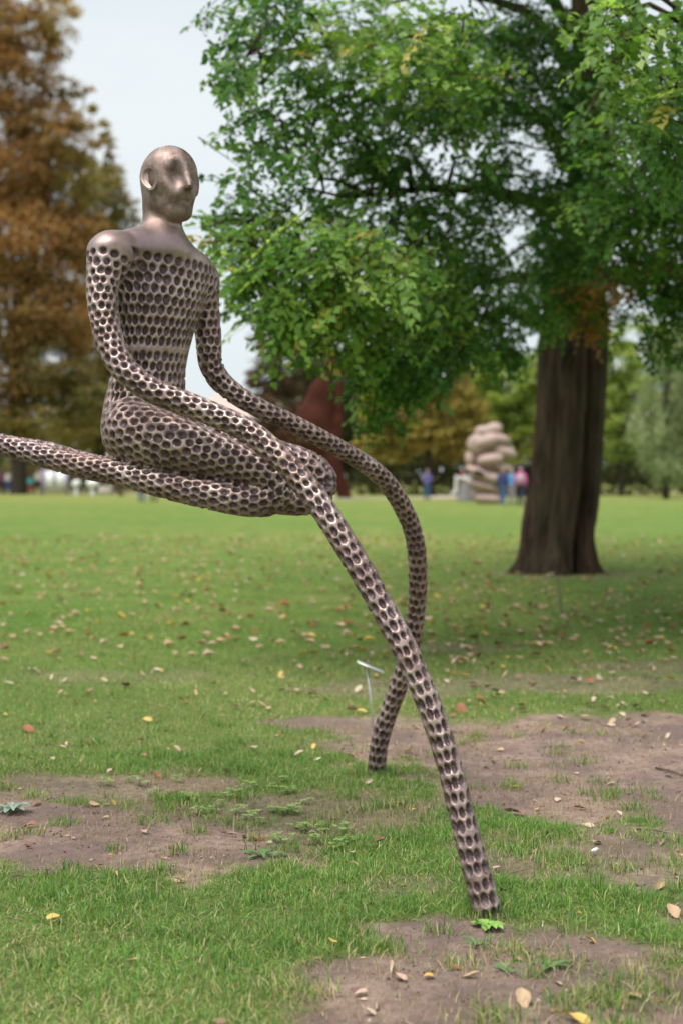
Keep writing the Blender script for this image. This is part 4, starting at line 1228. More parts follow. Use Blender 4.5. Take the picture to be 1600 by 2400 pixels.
def cloth(c, rough=.85):
    k = tuple(c)
    if k not in cmat: cmat[k] = simple('cloth_%d' % len(cmat), c, rough, .18, 14)
    return cmat[k]
SKIN = simple('skin', (.50, .30, .23), .55, .06)
def person(label, px, Y, rz, pose, jacket, trousers, hair, h=1.0, pack=None, shoes=(.05, .045, .045)):
    g = W(px, 1150, Y); g[2] = 0
    r_ = empty('person', g, label, 'person', 'people strolling on the far lawn', R(rz))
    r_.scale = (h, h, h)
    ms = POSES[pose]
    items = [('body', 'body', SKIN), ('jacket', 'jacket', cloth(jacket)), ('trousers', 'trousers', cloth(trousers)), ('hair', 'hair', cloth(hair)), ('shoe', 'shoe', cloth(shoes)), ('shoe', 'shoe2', cloth(shoes))]
    if pack: items.append(('backpack', 'backpack', cloth(pack)))
    for nm, key, mt in items:
        me = ms[key]
        if len(me.materials) == 0: me.materials.append(mt)
        o = bpy.data.objects.new(nm, me); COL.objects.link(o); o.parent = r_
        o.material_slots[0].link = 'OBJECT'; o.material_slots[0].material = mt
JEANS = (.045, .10, .24); NAVY = (.035, .04, .13); BLACK = (.02, .02, .024)
person('man in violet-blue top and jeans alone in front of the dark trunk', 1000, 81, 200, 2, (.16, .12, .34), (.05, .12, .24), (.30, .22, .20))
person('person in navy jacket and blue jeans in front of the boulder sculpture', 1177, 66, 150, 1, NAVY, JEANS, (.32, .22, .18), 1.0, None, (.4, .38, .36))
person('person in light blue top half hidden between navy and pink jackets', 1198, 69.5, 20, 0, (.10, .30, .58), (.30, .26, .28), (.20, .12, .09), .98)
person('person in bright pink jacket with grey backpack beside the big trunk', 1219, 66.5, 170, 1, (.62, .14, .36), (.03, .035, .07), (.50, .25, .34), 1.02, (.42, .42, .43))
person('person in jeans standing behind the bronze legs, left one of two', 333, 74, 190, 1, (.10, .14, .24), JEANS, (.12, .08, .06))
person('person in dark trousers standing behind the bronze legs, right one of two', 361, 75, 30, 0, (.16, .10, .10), (.05, .06, .10), (.08, .06, .05))
person('person in maroon coat left of the brown tree trunk', 9, 105, 160, 0, (.22, .03, .05), BLACK, (.10, .07, .05))
person('person in white top and jeans left of the brown tree trunk', 21, 104, 200, 0, (.62, .58, .56), (.06, .09, .26), (.20, .14, .10))
person('person in blue at the very left edge of the picture', -3, 106, 180, 0, (.06, .12, .32), (.05, .06, .10), (.1, .07, .05))
person('person in cream top and dark trousers right of the brown tree trunk', 90, 103, 230, 1, (.60, .52, .46), (.03, .03, .04), (.45, .28, .22), 1.03)
person('small person in turquoise top and red trousers next to the cream top', 72, 103.5, 170, 0, (.06, .36, .42), (.30, .04, .06), (.2, .14, .1), .78)
person('person in white shirt and red cap behind the rust-red sculpture', 801, 92, 190, 0, (.60, .56, .54), (.10, .09, .10), (.40, .06, .06))

# ---- white panels between lilac posts, left
Yp = 100.0; pm = Yp / F
def pxz(px, py): return (px - 800) * pm, (1155 - py) * pm
M_WHITE = simple('white_panel', (.80, .80, .82), .5, .03)
M_LILAC = simple('lilac_post', (.34, .30, .44), .6, .1)
M_MESHF = simple('grey_fence_wire', (.20, .20, .21), .6, .1)
g0 = W(130, 1155, Yp); g0[2] = 0
so = empty('panel_stand', g0, 'stand of two white panels between lilac posts, right of the cream top', 'stand')
def prt(name, mb, mat, root, smooth=False):
    me = mb.mesh(name, smooth); o = obj(name, me, mat, root)
    o.matrix_parent_inverse = Matrix.Translation(-root.location); return o
for px in (101, 157):
    x, z = pxz(px, 1094); mb = MB(); mb.box((x, Yp, z / 2), (.16, .16, z)); prt('post', mb, M_LILAC, so)
for a, b_ in ((107, 128.5), (132, 155)):
    x0, z0 = pxz(a, 1139); x1, z1 = pxz(b_, 1099); mb = MB(); mb.box(((x0 + x1) / 2, Yp, (z0 + z1) / 2), (x1 - x0, .06, z1 - z0)); prt('panel', mb, M_WHITE, so)
for py in (1141, 1097):
    x0, z = pxz(102.5, py); x1, _ = pxz(155.5, py); mb = MB(); mb.box(((x0 + x1) / 2, Yp + .002, z), (x1 - x0, .05, .06)); prt('rail', mb, M_LILAC, so)
# wire fence running on to the right
g0 = W(215, 1152, 103); g0[2] = 0
so = empty('wire_fence', g0, 'low grey wire fence behind the white rounded forms', 'fence')
for k in range(9):
    x = (160 - 800) * 103 / F + k * .46
    mb = MB(); mb.box((x, 103, .5), (.05, .05, 1.0)); prt('post', mb, M_MESHF, so)
for k in range(7):
    mb = MB(); mb.box(((160 - 800) * 103 / F + 1.84, 103.04, .08 + k * .14), (3.8, .02, .02)); prt('wire', mb, M_MESHF, so)
# two rounded white forms and a low wall
for px, rx, ry, rot, lab in ((179, .33, .22, 25, 'small tilted white rounded form at the far lawn edge, left of two'), (217, .42, .30, 0, 'larger white rounded form at the far lawn edge, right of two')):
    c = W(px, 1133, 98); rt = R(rot)
    def fe(P, rx=rx, ry=ry, rt=rt):
        q = np.stack([P[:, 0] * math.cos(rt) + P[:, 2] * math.sin(rt), P[:, 1], -P[:, 0] * math.sin(rt) + P[:, 2] * math.cos(rt)], 1)
        return smin(ellipsoid(q, (0, 0, 0), (rx, .3, ry)), cone(P, (0, 0, -.2), (0, 0, -c[2] - .03), .09, .12), .06)
    V, q = sdf_mesh(fe, (-.6, -.45, -c[2] - .2), (.6, .45, .5), .03, 3)
    o = obj('rounded_sculpture', mesh_np('rounded_sculpture', V, [q]), M_WHITE, None, c)
    tag(o, lab, 'sculpture', 'white rounded forms')
mb = MB(); x0 = (232 - 800) * 101 / F; x1 = (262 - 800) * 101 / F
mb.box(((x0 + x1) / 2, 101, .28), (x1 - x0, .3, .56)); mb.box(((x0 + x1) / 2, 101, .60), (x1 - x0 + .08, .38, .08))
tag(obj('low_wall', mb.mesh('low_wall', False), simple('pale_render', (.58, .52, .48), .9, .08)), 'low pale wall with capping behind the bronze legs', 'wall')
shrub('small dark brown shrub below the bronze legs at the left', 273, 290, 96, .62, [(.06, .03, .025), (.09, .045, .035)], None)

# ---- buildings
M_WALL = simple('pale_plaster', (.62, .57, .53), .9, .06, .3)
M_TILE = simple('faded_roof_tile', (.50, .40, .36), .85, .12, 2)
M_GLASS = simple('window_glass', (.05, .06, .07), .15, .1)
g0 = W(515, 1145, 150); g0[2] = 0
so = empty('park_house', g0, 'pale house with faded red tiled roof seen between the two arms', 'building')
pm = 150 / F
xa, xb = (425 - 800) * pm, (640 - 800) * pm; ze = 1.5 + (1110 - 985) * pm; zr = 1.5 + (1110 - 905) * pm
mb = MB(); mb.box(((xa + xb) / 2, 154, ze / 2), (xb - xa, 8, ze)); prt('wall', mb, M_WALL, so)
mb = MB()
xm0, xm1 = (520 - 800) * pm, (560 - 800) * pm
V = [(xa - .3, 149.6, ze + .01), (xb + .3, 149.6, ze + .01), (xb + .3, 158.4, ze + .01), (xa - .3, 158.4, ze + .01), (xm0, 154, zr), (xm1, 154, zr)]
mb.add(V, [np.array([(0, 1, 5, 4), (2, 3, 4, 5)]), np.array([(1, 2, 5), (3, 0, 4)])]); mb.add(np.array(V[:4]) + [0, 0, -.004], [np.array([(3, 2, 1, 0)])])
roof = prt('roof', mb, M_TILE, so)
mb = MB(); mb.box((xm1 - 1.0, 153, zr - .1), (.8, .8, 1.6)); prt('chimney', mb, M_WALL, so)
for k in range(6):
    for z in (1.6, 4.4):
        x = xa + (k + .6) * (xb - xa) / 6.2
        mb = MB(); mb.box((x, 149.99, z), (1.1, .12, 1.5)); wn = prt('window', mb, M_GLASS, so)
        mb = MB(); mb.box((x, 149.9, z - .8), (1.3, .2, .08)); obj('sill', mb.mesh('sill', False), M_WALL, wn)
g0 = W(1240, 1160, 92); g0[2] = 0
so = empty('dark_pavilion', g0, 'low black pavilion roof between the boulder sculpture and the big trunk', 'pavilion')
pm = 92 / F; M_BLK = simple('black_canvas', (.018, .018, .022), .8, .2)
xa, xb = (1190 - 800) * pm, (1330 - 800) * pm; zt = 1.5 + (1110 - 1075) * pm
mb = MB(); mb.add([(xa, 91, zt - .75), (xb, 91, zt - .05), (xb, 96, zt - .05), (xa, 96, zt - .75), (xa, 91, zt - .6), (xb, 91, zt + .25), (xb, 96, zt + .25), (xa, 96, zt - .6)], [np.array([(3, 2, 1, 0), (4, 5, 6, 7), (0, 1, 5, 4), (1, 2, 6, 5), (2, 3, 7, 6), (3, 0, 4, 7)])]); prt('canopy', mb, M_BLK, so)
for x in (xa + .15, (xa + xb) / 2, xb - .15):
    zz_ = zt - .75 + .7 * (x - xa) / (xb - xa)
    for y in (91.2, 95.8):
        mb = MB(); mb.box((x, y, zz_ / 2), (.12, .12, zz_)); prt('post', mb, M_BLK, so)
mb = MB(); mb.box(((xa + xb) / 2, 95.9, .85), (xb - xa - .3, .06, 1.7)); prt('back_wall', mb, M_BLK, so)

# ---- small label stake beside the far arm
gs = G(878, 1745)
M_STEEL = simple('brushed_steel', (.55, .56, .55), .4, .08, 30, .6)
st = empty('label_stake', gs, 'thin pale metal label stake with tilted plate beside the farther planted arm', 'sign')
mb = MB(); top = W(860, 1566, gs[1]); rel = top - gs
mb.tube([(0, 0, -.05), rel * .5 + np.array([.003, 0, 0]), rel], [.0045, .0055, .0075], 8)
obj('post', mb.mesh('post'), M_STEEL, st)
pl0 = W(836, 1550, gs[1]) - gs; pl1 = W(898, 1576, gs[1]) - gs
cpl = (pl0 + pl1) / 2; ex = unit(pl1 - pl0); vw = unit(np.array([0, 0, CAM_H]) - (gs + cpl))
ey = unit(np.cross(np.cross(ex, vw), ex) + .10 * np.cross(ex, vw)); ez = np.cross(ex, ey)
hw = np.linalg.norm(pl1 - pl0) / 2
V = [cpl + ex * sx * hw + ey * sy * .055 + ez * sz * .0035 for sx in (-1, 1) for sy in (-1, 1) for sz in (-1, 1)]
mb = MB(); mb.add(V, [[(0, 1, 3, 2), (4, 6, 7, 5), (0, 4, 5, 1), (2, 3, 7, 6), (0, 2, 6, 4), (1, 5, 7, 3)]])
obj('plate', mb.mesh('plate', False), M_STEEL, st)

# ================================================================== LAWN, LITTER, WEEDS
def view_xy(n, y0, y1, margin=.9, power=1.0):
    """random ground points in the strip the photograph looks along, with room to either side"""
    y = y0 + (y1 - y0) * rng.uniform(0, 1, n) ** power
    hw = y * 800 / F + margin
    # even density per square metre
    keep = rng.uniform(0, 1, n) < hw / (y1 * 800 / F + margin)
    y = y[keep]; hw = hw[keep]
    return rng.uniform(-1, 1, len(y)) * hw, y

def blades(name, x, y, L, Wd, col, lean=.9, seg=2):
    n = len(x)
    z = ground_h(x, y)
    az = rng.uniform(0, 2 * math.pi, n)
    d = np.stack([np.cos(az), np.sin(az), np.zeros(n)], 1)
    sd = np.stack([-np.sin(az + rng.normal(0, .5, n)), np.cos(az), np.zeros(n)], 1)
    le = np.abs(rng.normal(0, lean, n)).clip(.15, 6.0)[:, None]
    L = L[:, None]; Wd = Wd[:, None] * .5
    p0 = np.stack([x, y, z - .004], 1)
    up = np.array([0, 0, 1.0])
    p1 = p0 + unit(up + d * le * .55) * L * .5
    p2 = p1 + unit(up * .75 + d * le * 1.35) * L * .5
    if seg == 2:
        V = np.stack([p0 - sd * Wd, p0 + sd * Wd, p1 + sd * Wd * .85, p1 - sd * Wd * .85, p2], 1).reshape(-1, 3)
        k = np.arange(n)[:, None] * 5
        F_ = np.concatenate([k + np.array([[0, 1, 2]]), k + np.array([[0, 2, 3]]), k + np.array([[3, 2, 4]])])
        c = np.repeat(col, 5, 0)
    else:
        V = np.stack([p0 - sd * Wd, p0 + sd * Wd, p2], 1).reshape(-1, 3)
        k = np.arange(n)[:, None] * 3
        F_ = k + np.array([[0, 1, 2]]); c = np.repeat(col, 3, 0)
    return V, F_, c

GC = [(.125, .265, .055), (.185, .335, .07), (.26, .40, .10), (.075, .185, .045), (.44, .42, .17), (.60, .50, .30)]
def grass_cols(x, y):
    n = len(x)
    dry = sstep(.40, .72, fbm(x * .55, y * .55, 44, 3)) * .9 + .6 * soil_mask(x, y) + .2 * sstep(7, 10, y)
    pal = np.array(GC)
    r_ = rng.uniform(0, 1, n)
    idx = np.where(r_ < .06 + .30 * dry, np.where(rng.uniform(0, 1, n) < .6, 4, 5), rng.choice(4, n, p=[.34, .34, .16, .16]))
    lum = .75 + .5 * fbm(x * 1.7, y * 1.7, 55, 3)
    return np.clip(pal[idx] * (lum * rng.uniform(.8, 1.2, n))[:, None], 0, 1)

Vs, Fs, Cs = [], [], []; off = 0
def push(V, F_, c):
    global off
    Vs.append(V); Fs.append(F_ + off); Cs.append(c); off += len(V)
# near sward
x, y = view_xy(470000, 3.3, 7.6, 1.2)
s_ = soil_mask(x, y)
clump = sstep(.25, .7, fbm(x * 5, y * 5, 77, 3))
keep = rng.uniform(0, 1, len(x)) < (1 - np.clip(s_ * 1.5, 0, .99)) * (.45 + .55 * clump)
x, y = x[keep], y[keep]; s_ = s_[keep]
L = rng.uniform(.020, .056, len(x)) * (.65 + .8 * fbm(x * 2.2, y * 2.2, 66, 3)) * (1 - .35 * s_)
push(*blades('', x, y, L, rng.uniform(.0018, .0036, len(x)), grass_cols(x, y), 3.0))
# tufts: on the bare soil and scattered in the sward
T_ = []
for px, py, r_, n in [(1120, 2140, .05, 260), (1175, 2140, .045, 200), (1145, 2120, .05, 160), (870, 1812, .05, 200), (900, 1818, .05, 200), (1320, 2015, .06, 330), (1235, 1985, .07, 300), (1290, 1955, .08, 260), (1220, 1945, .07, 220), (1445, 2030, .045, 130), (1360, 2070, .04, 110), (878, 2212, .045, 170), (362, 1918, .05, 130), (300, 1888, .05, 90), (150, 1925, .04, 80),
                      (420, 1990, .03, 70), (270, 1990, .03, 40), (455, 1945, .03, 60), (30, 1850, .03, 30), (1390, 2330, .06, 190), (1440, 2350, .05, 150), (1160, 2385, .07, 230), (1270, 2280, .03, 50), (1330, 2250, .04, 80), (1190, 2225, .05, 130),
                      (1480, 2290, .06, 160), (1560, 2330, .06, 160), (1500, 1960, .06, 110), (1580, 1965, .06, 120), (1400, 1720, .05, 60), (1500, 1850, .05, 50), (1300, 1790, .04, 30), (1310, 1745, .04, 30), (1560, 2020, .06, 120), (720, 2320, .05, 160), (820, 2180, .05, 150),
                      (560, 1930, .05, 120), (670, 1985, .06, 150), (480, 1900, .06, 120), (760, 1930, .06, 140), (205, 2145, .06, 180), (330, 2110, .05, 160), (110, 2110, .05, 150)]:
    g = G(px, py)
    T_.append(np.c_[g[0] + rng.normal(0, r_, n), g[1] + rng.normal(0, r_, n)])
for k in range(420):
    y0 = rng.uniform(3.4, 8.5); x0 = rng.uniform(-1, 1) * (y0 * .24 + 1.0)
    if soil_mask(np.array([x0]), np.array([y0]))[0] > .75 and rng.uniform() < .7: continue
    n = rng.integers(25, 80)
    T_.append(np.c_[x0 + rng.normal(0, .035, n), y0 + rng.normal(0, .035, n)])
T_ = np.concatenate(T_)
push(*blades('', T_[:, 0], T_[:, 1], rng.uniform(.03, .075, len(T_)), rng.uniform(.0022, .0045, len(T_)), grass_cols(T_[:, 0], T_[:, 1]) * .92, 1.3))
# dead straw lying on the bare earth
x, y = view_xy(90000, 3.4, 8.5, .6)
k = soil_mask(x, y) > .15; k &= fbm(x * 3, y * 3, 15, 3) > rng.uniform(.38, .62, len(x))
x, y = x[k], y[k]
push(*blades('', x, y, rng.uniform(.02, .06, len(x)), rng.uniform(.0012, .0022, len(x)), pick([(.42, .34, .22), (.30, .23, .16), (.50, .42, .28)], [1, 1, 1], len(x)), 1.9))
x, y = view_xy(60000, 3.4, 8.5, .6)
k = rng.uniform(0, 1, len(x)) < .08 + .4 * sstep(.45, .7, fbm(x * 1.3, y * 1.3, 101, 3)); k &= soil_mask(x, y) < .6
x, y = x[k], y[k]
V_, F_, c_ = blades('', x, y, rng.uniform(.02, .06, len(x)), rng.uniform(.0014, .0026, len(x)), pick([(.60, .52, .33), (.46, .40, .22), (.52, .50, .26), (.36, .30, .18)], [1, 1, 1, .6], len(x)), 5.0)
V_[:, 2] += np.repeat(rng.uniform(.004, .02, len(x)), 5)
push(V_, F_, c_)
# middle distance
x, y = view_xy(300000, 7.6, 15.5, 1.0)
s_ = soil_mask(x, y)
keep = rng.uniform(0, 1, len(x)) < (1 - np.clip(s_ * 1.5, 0, .99)) * (.5 + .5 * fbm(x * 3, y * 3, 79, 3))
x, y = x[keep], y[keep]
push(*blades('', x, y, rng.uniform(.02, .05, len(x)), rng.uniform(.004, .008, len(x)), grass_cols(x, y), 2.6, 1))
x, y = view_xy(120000, 15.5, 34, 1.5)
keep = rng.uniform(0, 1, len(x)) < (1 - np.clip(soil_mask(x, y), 0, .9)) * (1 - sstep(15.5, 33, y))
x, y = x[keep], y[keep]
push(*blades('', x, y, rng.uniform(.02, .05, len(x)), rng.uniform(.008, .016, len(x)), grass_cols(x, y), 2.6, 1))
V = np.concatenate(Vs); C = np.concatenate(Cs)
g_ = obj('grass', mesh_np('grass', V, [np.concatenate(Fs)], False, C), M_GRASS)
tag(g_, 'short worn lawn grass with tufts round the bare soil', 'grass', kind='stuff')

# crumbs of soil, pebbles and bits of bark on the bare ground
x, y = view_xy(36000, 3.4, 8.5, .6)
k = soil_mask(x, y) > .3; x, y = x[k], y[k]
n = len(x); r_ = .0012 + .009 * rng.uniform(0, 1, n) ** 3.5
tet = np.array([[1, .2, -.3], [-.6, .9, -.3], [-.5, -.9, -.35], [.1, 0, .7]])
V = (np.stack([x, y, ground_h(x, y)], 1)[:, None] + tet[None] * (1 + rng.normal(0, .25, (n, 4, 3))) * r_[:, None, None]).reshape(-1, 3)
k = np.arange(n)[:, None] * 4
F_ = np.concatenate([k + np.array([f]) for f in ((0, 1, 3), (1, 2, 3), (2, 0, 3), (0, 2, 1))])
m = leaf_mat('soil_crumb', 0.0, .95, .1)
o = obj('soil_crumbs', mesh_np('soil_crumbs', V, [F_], False, np.repeat(pick([(.16, .11, .095), (.24, .175, .15), (.10, .07, .06), (.38, .32, .29)], [3, 3, 2, .5], n), 4, 0)), m)
tag(o, 'loose crumbs of earth and grit on the bare soil', 'soil', kind='stuff')

# ---- fallen leaves
LC = {'tan': (.50, .345, .215), 'cream': (.58, .45, .33), 'rust': (.33, .125, .062), 'yellow': (.64, .43, .11), 'brown': (.27, .165, .105), 'pink': (.56, .37, .29)}
LM = {}
for nm, c in LC.items():
    m, t, b = new_mat('dry_leaf_' + nm)
    t.links.new(ramp(t, noise(t, 55, 4, .6), [(.3, tuple(v * .72 for v in c)), (.7, tuple(min(1, v * 1.12) for v in c))]), b.inputs['Base Color'])
    b.inputs['Roughness'].default_value = .6
    LM[nm] = m
def dry_leaf(curl, twist, w_, seed, roll=0.0, round_=0.0):
    """lens-shaped blade with a midrib, curled across and along; unit length about 1"""
    rs = np.random.default_rng(seed)
    nu, nv_ = 9, 5
    V = []
    for i_ in range(nu):
        u_ = i_ / (nu - 1)
        hw = w_ * (math.sin(math.pi * u_ ** (.8 + .2 * (1 - round_))) ** (.75 - .25 * round_)) * (1 + rs.normal(0, .05)) + .004
        for j_ in range(nv_):
            v_ = (j_ / (nv_ - 1) - .5) * 2
            ang = v_ * (curl + roll)
            rad = hw / max(curl + roll, .15)
            yy_ = math.sin(ang) * rad; zz_ = (1 - math.cos(ang)) * rad
            zz_ += twist * v_ * hw * (u_ - .5) * 2 + .10 * math.sin(u_ * 2.6 + seed) * (.5 + abs(curl)) + rs.normal(0, .012)
            V.append((u_ - .5, yy_, zz_))
    V = np.array(V); V[:, 2] -= V[:, 2].min()
    F_ = [(i_ * nv_ + j_, (i_ + 1) * nv_ + j_, (i_ + 1) * nv_ + j_ + 1, i_ * nv_ + j_ + 1) for i_ in range(nu - 1) for j_ in range(nv_ - 1)]
    mb = MB(); mb.add(V, [np.array(F_)])
    c0 = V[2]
    mb.tube([c0 + [-.16, .02, .0], c0 + [-.07, .005, .0], c0 + [.02, 0, .004]], [.010, .010, .008], 5)
    return mb
SH = [(.5, .2, .28, 1, 0, 0), (.9, .4, .30, 2, 0, 0), (.35, .1, .34, 3, 0, .3), (1.2, .1, .26, 4, .3, 0), (.7, .7, .24, 5, 0, 0), (.25, .05, .40, 6, 0, 1), (1.0, .5, .22, 7, 1.2, 0), (.6, .3, .30, 8, 0, .4)]
LMESH = {}
def leaf_me(shape, colname):
    k = (shape, colname)
    if k not in LMESH:
        me = dry_leaf(*SH[shape]).mesh('fallen_leaf'); me.materials.append(LM[colname]); LMESH[k] = me
    return LMESH[k]
def put_leaf(x, y, size, shape, colname, label, group, tilt=.25, rz=None, lift=None):
    o = bpy.data.objects.new('fallen_leaf', leaf_me(shape, colname)); COL.objects.link(o)
    bare = float(soil_mask(np.array([x]), np.array([y]))[0])
    z = float(ground_h(np.array([x]), np.array([y]))[0]) + (lift if lift is not None else (.004 if bare > .5 else .020))
    o.location = (x, y, z)
    o.rotation_euler = (random.gauss(0, tilt), random.gauss(0, tilt), random.uniform(0, 6.28) if rz is None else rz)
    o.scale = (size, size, size)
    tag(o, label, 'leaf', group)
    return o
NOTED = [ # photo px, py, size m, shape, colour, label
    (125, 2168, .075, 5, 'yellow', 'round yellow leaf lying flat on the grass at the lower left'),
    (114, 2056, .085, 2, 'pink', 'pale pinkish leaf on bare soil at the left, above the round yellow leaf'),
    (416, 2059, .095, 2, 'tan', 'broad tan leaf at the lower edge of the left soil patch'),
    (69, 1936, .11, 4, 'rust', 'long reddish-brown leaf on the left soil beside the grey-green rosette'),
    (408, 1861, .12, 3, 'cream', 'curled cream leaf among the clover'),
    (367, 1818, .11, 1, 'rust', 'rust-red leaf at the upper edge of the clover patch'),
    (600, 1962, .09, 0, 'yellow', 'orange-yellow leaf just above the green rosette weed'),
    (778, 2221, .06, 5, 'yellow', 'small yellow leaf at the left rim of the lower bare patch'),
    (821, 2009, .08, 0, 'cream', 'pale leaf on grass left of the nearer planted arm'),
    (844, 2323, .07, 1, 'pink', 'curled pinkish leaf on grass beside the lower bare patch'),
    (864, 2366, .07, 4, 'cream', 'narrow cream leaf near the bottom edge, left of the bare patch'),
    (86, 1881, .10, 4, 'brown', 'dark brown leaf with a pale seed wing above the reddish leaf'),
    (339, 1947, .08, 1, 'pink', 'pink-brown leaf in the middle of the left soil patch'),
    (275, 2067, .10, 6, 'tan', 'narrow rolled tan leaf on the left soil patch'),
    (915, 2263, .115, 6, 'cream', 'pale rolled leaf like a tube on the lower bare patch'),
    (935, 2288, .09, 1, 'pink', 'pinkish curled leaf just below the pale rolled one'),
    (1102, 2283, .085, 3, 'tan', 'tan curled leaf in the middle of the lower bare patch'),
    (1228, 2343, .12, 1, 'tan', 'largest brown curled leaf near the bottom edge of the picture'),
    (1068, 2263, .06, 0, 'rust', 'small rust leaf on the lower bare patch above the tan curled one'),
    (1380, 2199, .085, 4, 'yellow', 'folded golden-brown leaf standing in the grass right of the nearer arm'),
    (1162, 2041, .07, 2, 'pink', 'pale pink leaf touching the right side of the nearer arm'),
    (1377, 1932, .085, 2, 'cream', 'cream leaf on the path behind the dark grass tufts'),
    (1357, 1892, .085, 1, 'brown', 'brown crumpled leaf on the path behind the cream leaf'),
    (1306, 1870, .085, 0, 'cream', 'pale flat leaf on the path right of the nearer arm'),
    (1179, 2102, .08, 1, 'rust', 'rust-brown leaf at the foot of the nearer arm'),
    (889, 1984, .12, 3, 'brown', 'brown curled leaf on grass left of the nearer arm'),
    (1544, 2076, .12, 3, 'tan', 'tan curled leaf at the right edge among thin grass'),
    (1578, 2139, .12, 1, 'tan', 'broad tan leaf cut by the right edge of the picture'),
    (1349, 2389, .14, 4, 'yellow', 'long yellowish leaf at the bottom edge'),
    (1486, 2326, .065, 5, 'tan', 'small round tan leaf at the lower right'),
    (1306, 2300, .06, 0, 'cream', 'small cream leaf on soil, lower right'),
    (827, 2039, .065, 6, 'tan', 'upright rolled brown pod-like leaf left of the nearer arm'),
    (1205, 1905, .16, 4, 'brown', 'long dark curled leaf at the path edge right of the nearer arm'),
    (800, 1765, .10, 0, 'tan', 'tan leaf on grass left of the farther planted arm'),
    (745, 1790, .06, 2, 'cream', 'small cream leaf left of the farther planted arm'),
]
for px, py, sz, sh, cn, lab in NOTED:
    g = G(px, py); put_leaf(g[0], g[1], sz * .68, sh, cn, lab, 'fallen leaves', .22)
names = list(LC)
def litter_density(x, y):
    d = .25 + .6 * sstep(7.5, 9.5, y) + 2.6 * np.exp(-((x - 2.0) ** 2 / 5.0 + (y - 11.5) ** 2 / 14)) + .7 * np.exp(-((x + .4) ** 2 / .5 + (y - 6.4) ** 2 / .3))
    return d / 2.6
x, y = view_xy(11000, 3.7, 34, .0, 1.0)
k = rng.uniform(0, 1, len(x)) < litter_density(x, y); x, y = x[k], y[k]
order = np.argsort(y); x, y = x[order], y[order]
n_ind = 262
SHARE = {}
for a, b_ in zip(x[:n_ind], y[:n_ind]):
    cn = names[rng.choice(6, p=[.30, .22, .10, .10, .14, .14])]
    bare = float(soil_mask(np.array([a]), np.array([b_]))[0]) > .5
    where = ('on the bare path right of the arms' if a > .2 and b_ > 5.5 else 'on the bare soil in front') if bare else ('on the near grass left of the nearer arm' if b_ < 7 and a < .4 else 'on the near grass right of the nearer arm' if b_ < 7 else 'on the mid lawn left of the farther arm' if a < .15 else 'on the mid lawn right of the farther arm')
    if bare and a < .2: where = 'on the bare soil at the left'
    shp = int(rng.integers(0, 8)); sw = ['flat', 'curled', 'broad', 'cupped', 'twisted', 'round', 'rolled', 'bent'][shp]
    put_leaf(a, b_, rng.uniform(.035, .062) * (1.35 if b_ > 8 else 1.0), shp, cn, 'small %s dry %s leaf %s' % (sw, cn, where), 'scattered %s %s leaves %s' % (sw, cn, where), .35)
mb = MB(); cols_ = []
for a, b_ in zip(x[n_ind:], y[n_ind:]):
    base_ = SH[int(rng.integers(0, 8))]
    l_ = rng.uniform(.07, .125)
    az = rng.uniform(0, 6.28); ti = rng.normal(0, .35); cs, sn = math.cos(az), math.sin(az)
    w_ = l_ * rng.uniform(.45, .75); lift = rng.uniform(.01, .03)
    q = np.array([[-.5, 0, 0], [-.15, -.5, lift / l_], [.5, 0, .12], [-.15, .5, lift / l_ + ti * .4], [0, 0, -.05]]) * [l_, w_, l_]
    v = np.stack([q[:, 0] * cs - q[:, 1] * sn, q[:, 0] * sn + q[:, 1] * cs, q[:, 2] + .03], 1) + [a, b_, float(ground_h(np.array([a]), np.array([b_]))[0])]
    c = np.array(LC[names[rng.choice(6, p=[.38, .20, .10, .10, .10, .12])]]) * rng.uniform(.8, 1.1)
    mb.add(v, [np.array([(0, 1, 4), (1, 2, 4), (2, 3, 4), (3, 0, 4)])], np.clip(c, 0, 1))
o = obj('leaf_litter', mb.mesh('leaf_litter', False), leaf_mat('litter', .1, .7, .2))
tag(o, 'scatter of pale fallen leaves on the farther lawn under the tree', 'leaves', kind='stuff')

# broken bits of leaf, bark and stem trodden into the worn ground
mb = MB()
x, y = view_xy(9000, 3.6, 10.5, .3)
k = rng.uniform(0, 1, len(x)) < .05 + .22 * sstep(.2, .6, soil_mask(x, y)) * sstep(.42, .6, fbm(x * 2.1, y * 2.1, 131, 3)) + .5 * np.exp(-((x + .45) ** 2 / .45 + (y - 6.45) ** 2 / .22))
x, y = x[k], y[k]
for a, b_ in zip(x, y):
    l_ = .008 + .026 * rng.uniform() ** 1.6; w_ = l_ * rng.uniform(.25, .8); az = rng.uniform(0, 6.28); cs, sn = math.cos(az), math.sin(az); up_ = rng.uniform(.1, .5)
    q = np.array([[-.5, -.1, 0], [-.05, -.5, up_ * .5], [.5, 0, .1], [.0, .5, up_], [0, 0, -.05]]) * [l_, w_, l_ * .6] + rng.normal(0, .0012, (5, 3))
    v = np.stack([q[:, 0] * cs - q[:, 1] * sn, q[:, 0] * sn + q[:, 1] * cs, q[:, 2] + .005], 1) + [a, b_, float(ground_h(np.array([a]), np.array([b_]))[0])]
    mb.add(v, [np.array([(0, 1, 4), (1, 2, 4), (2, 3, 4), (3, 0, 4)])], np.clip(np.array(LC[names[rng.choice(6, p=[.25, .12, .2, .03, .3, .1])]]) * rng.uniform(.6, 1.1), 0, 1))
o = obj('leaf_fragments', mb.mesh('leaf_fragments', False), MATS['litter'])
tag(o, 'trodden crumbs of dead leaf and bark on the worn ground', 'leaf litter', kind='stuff')

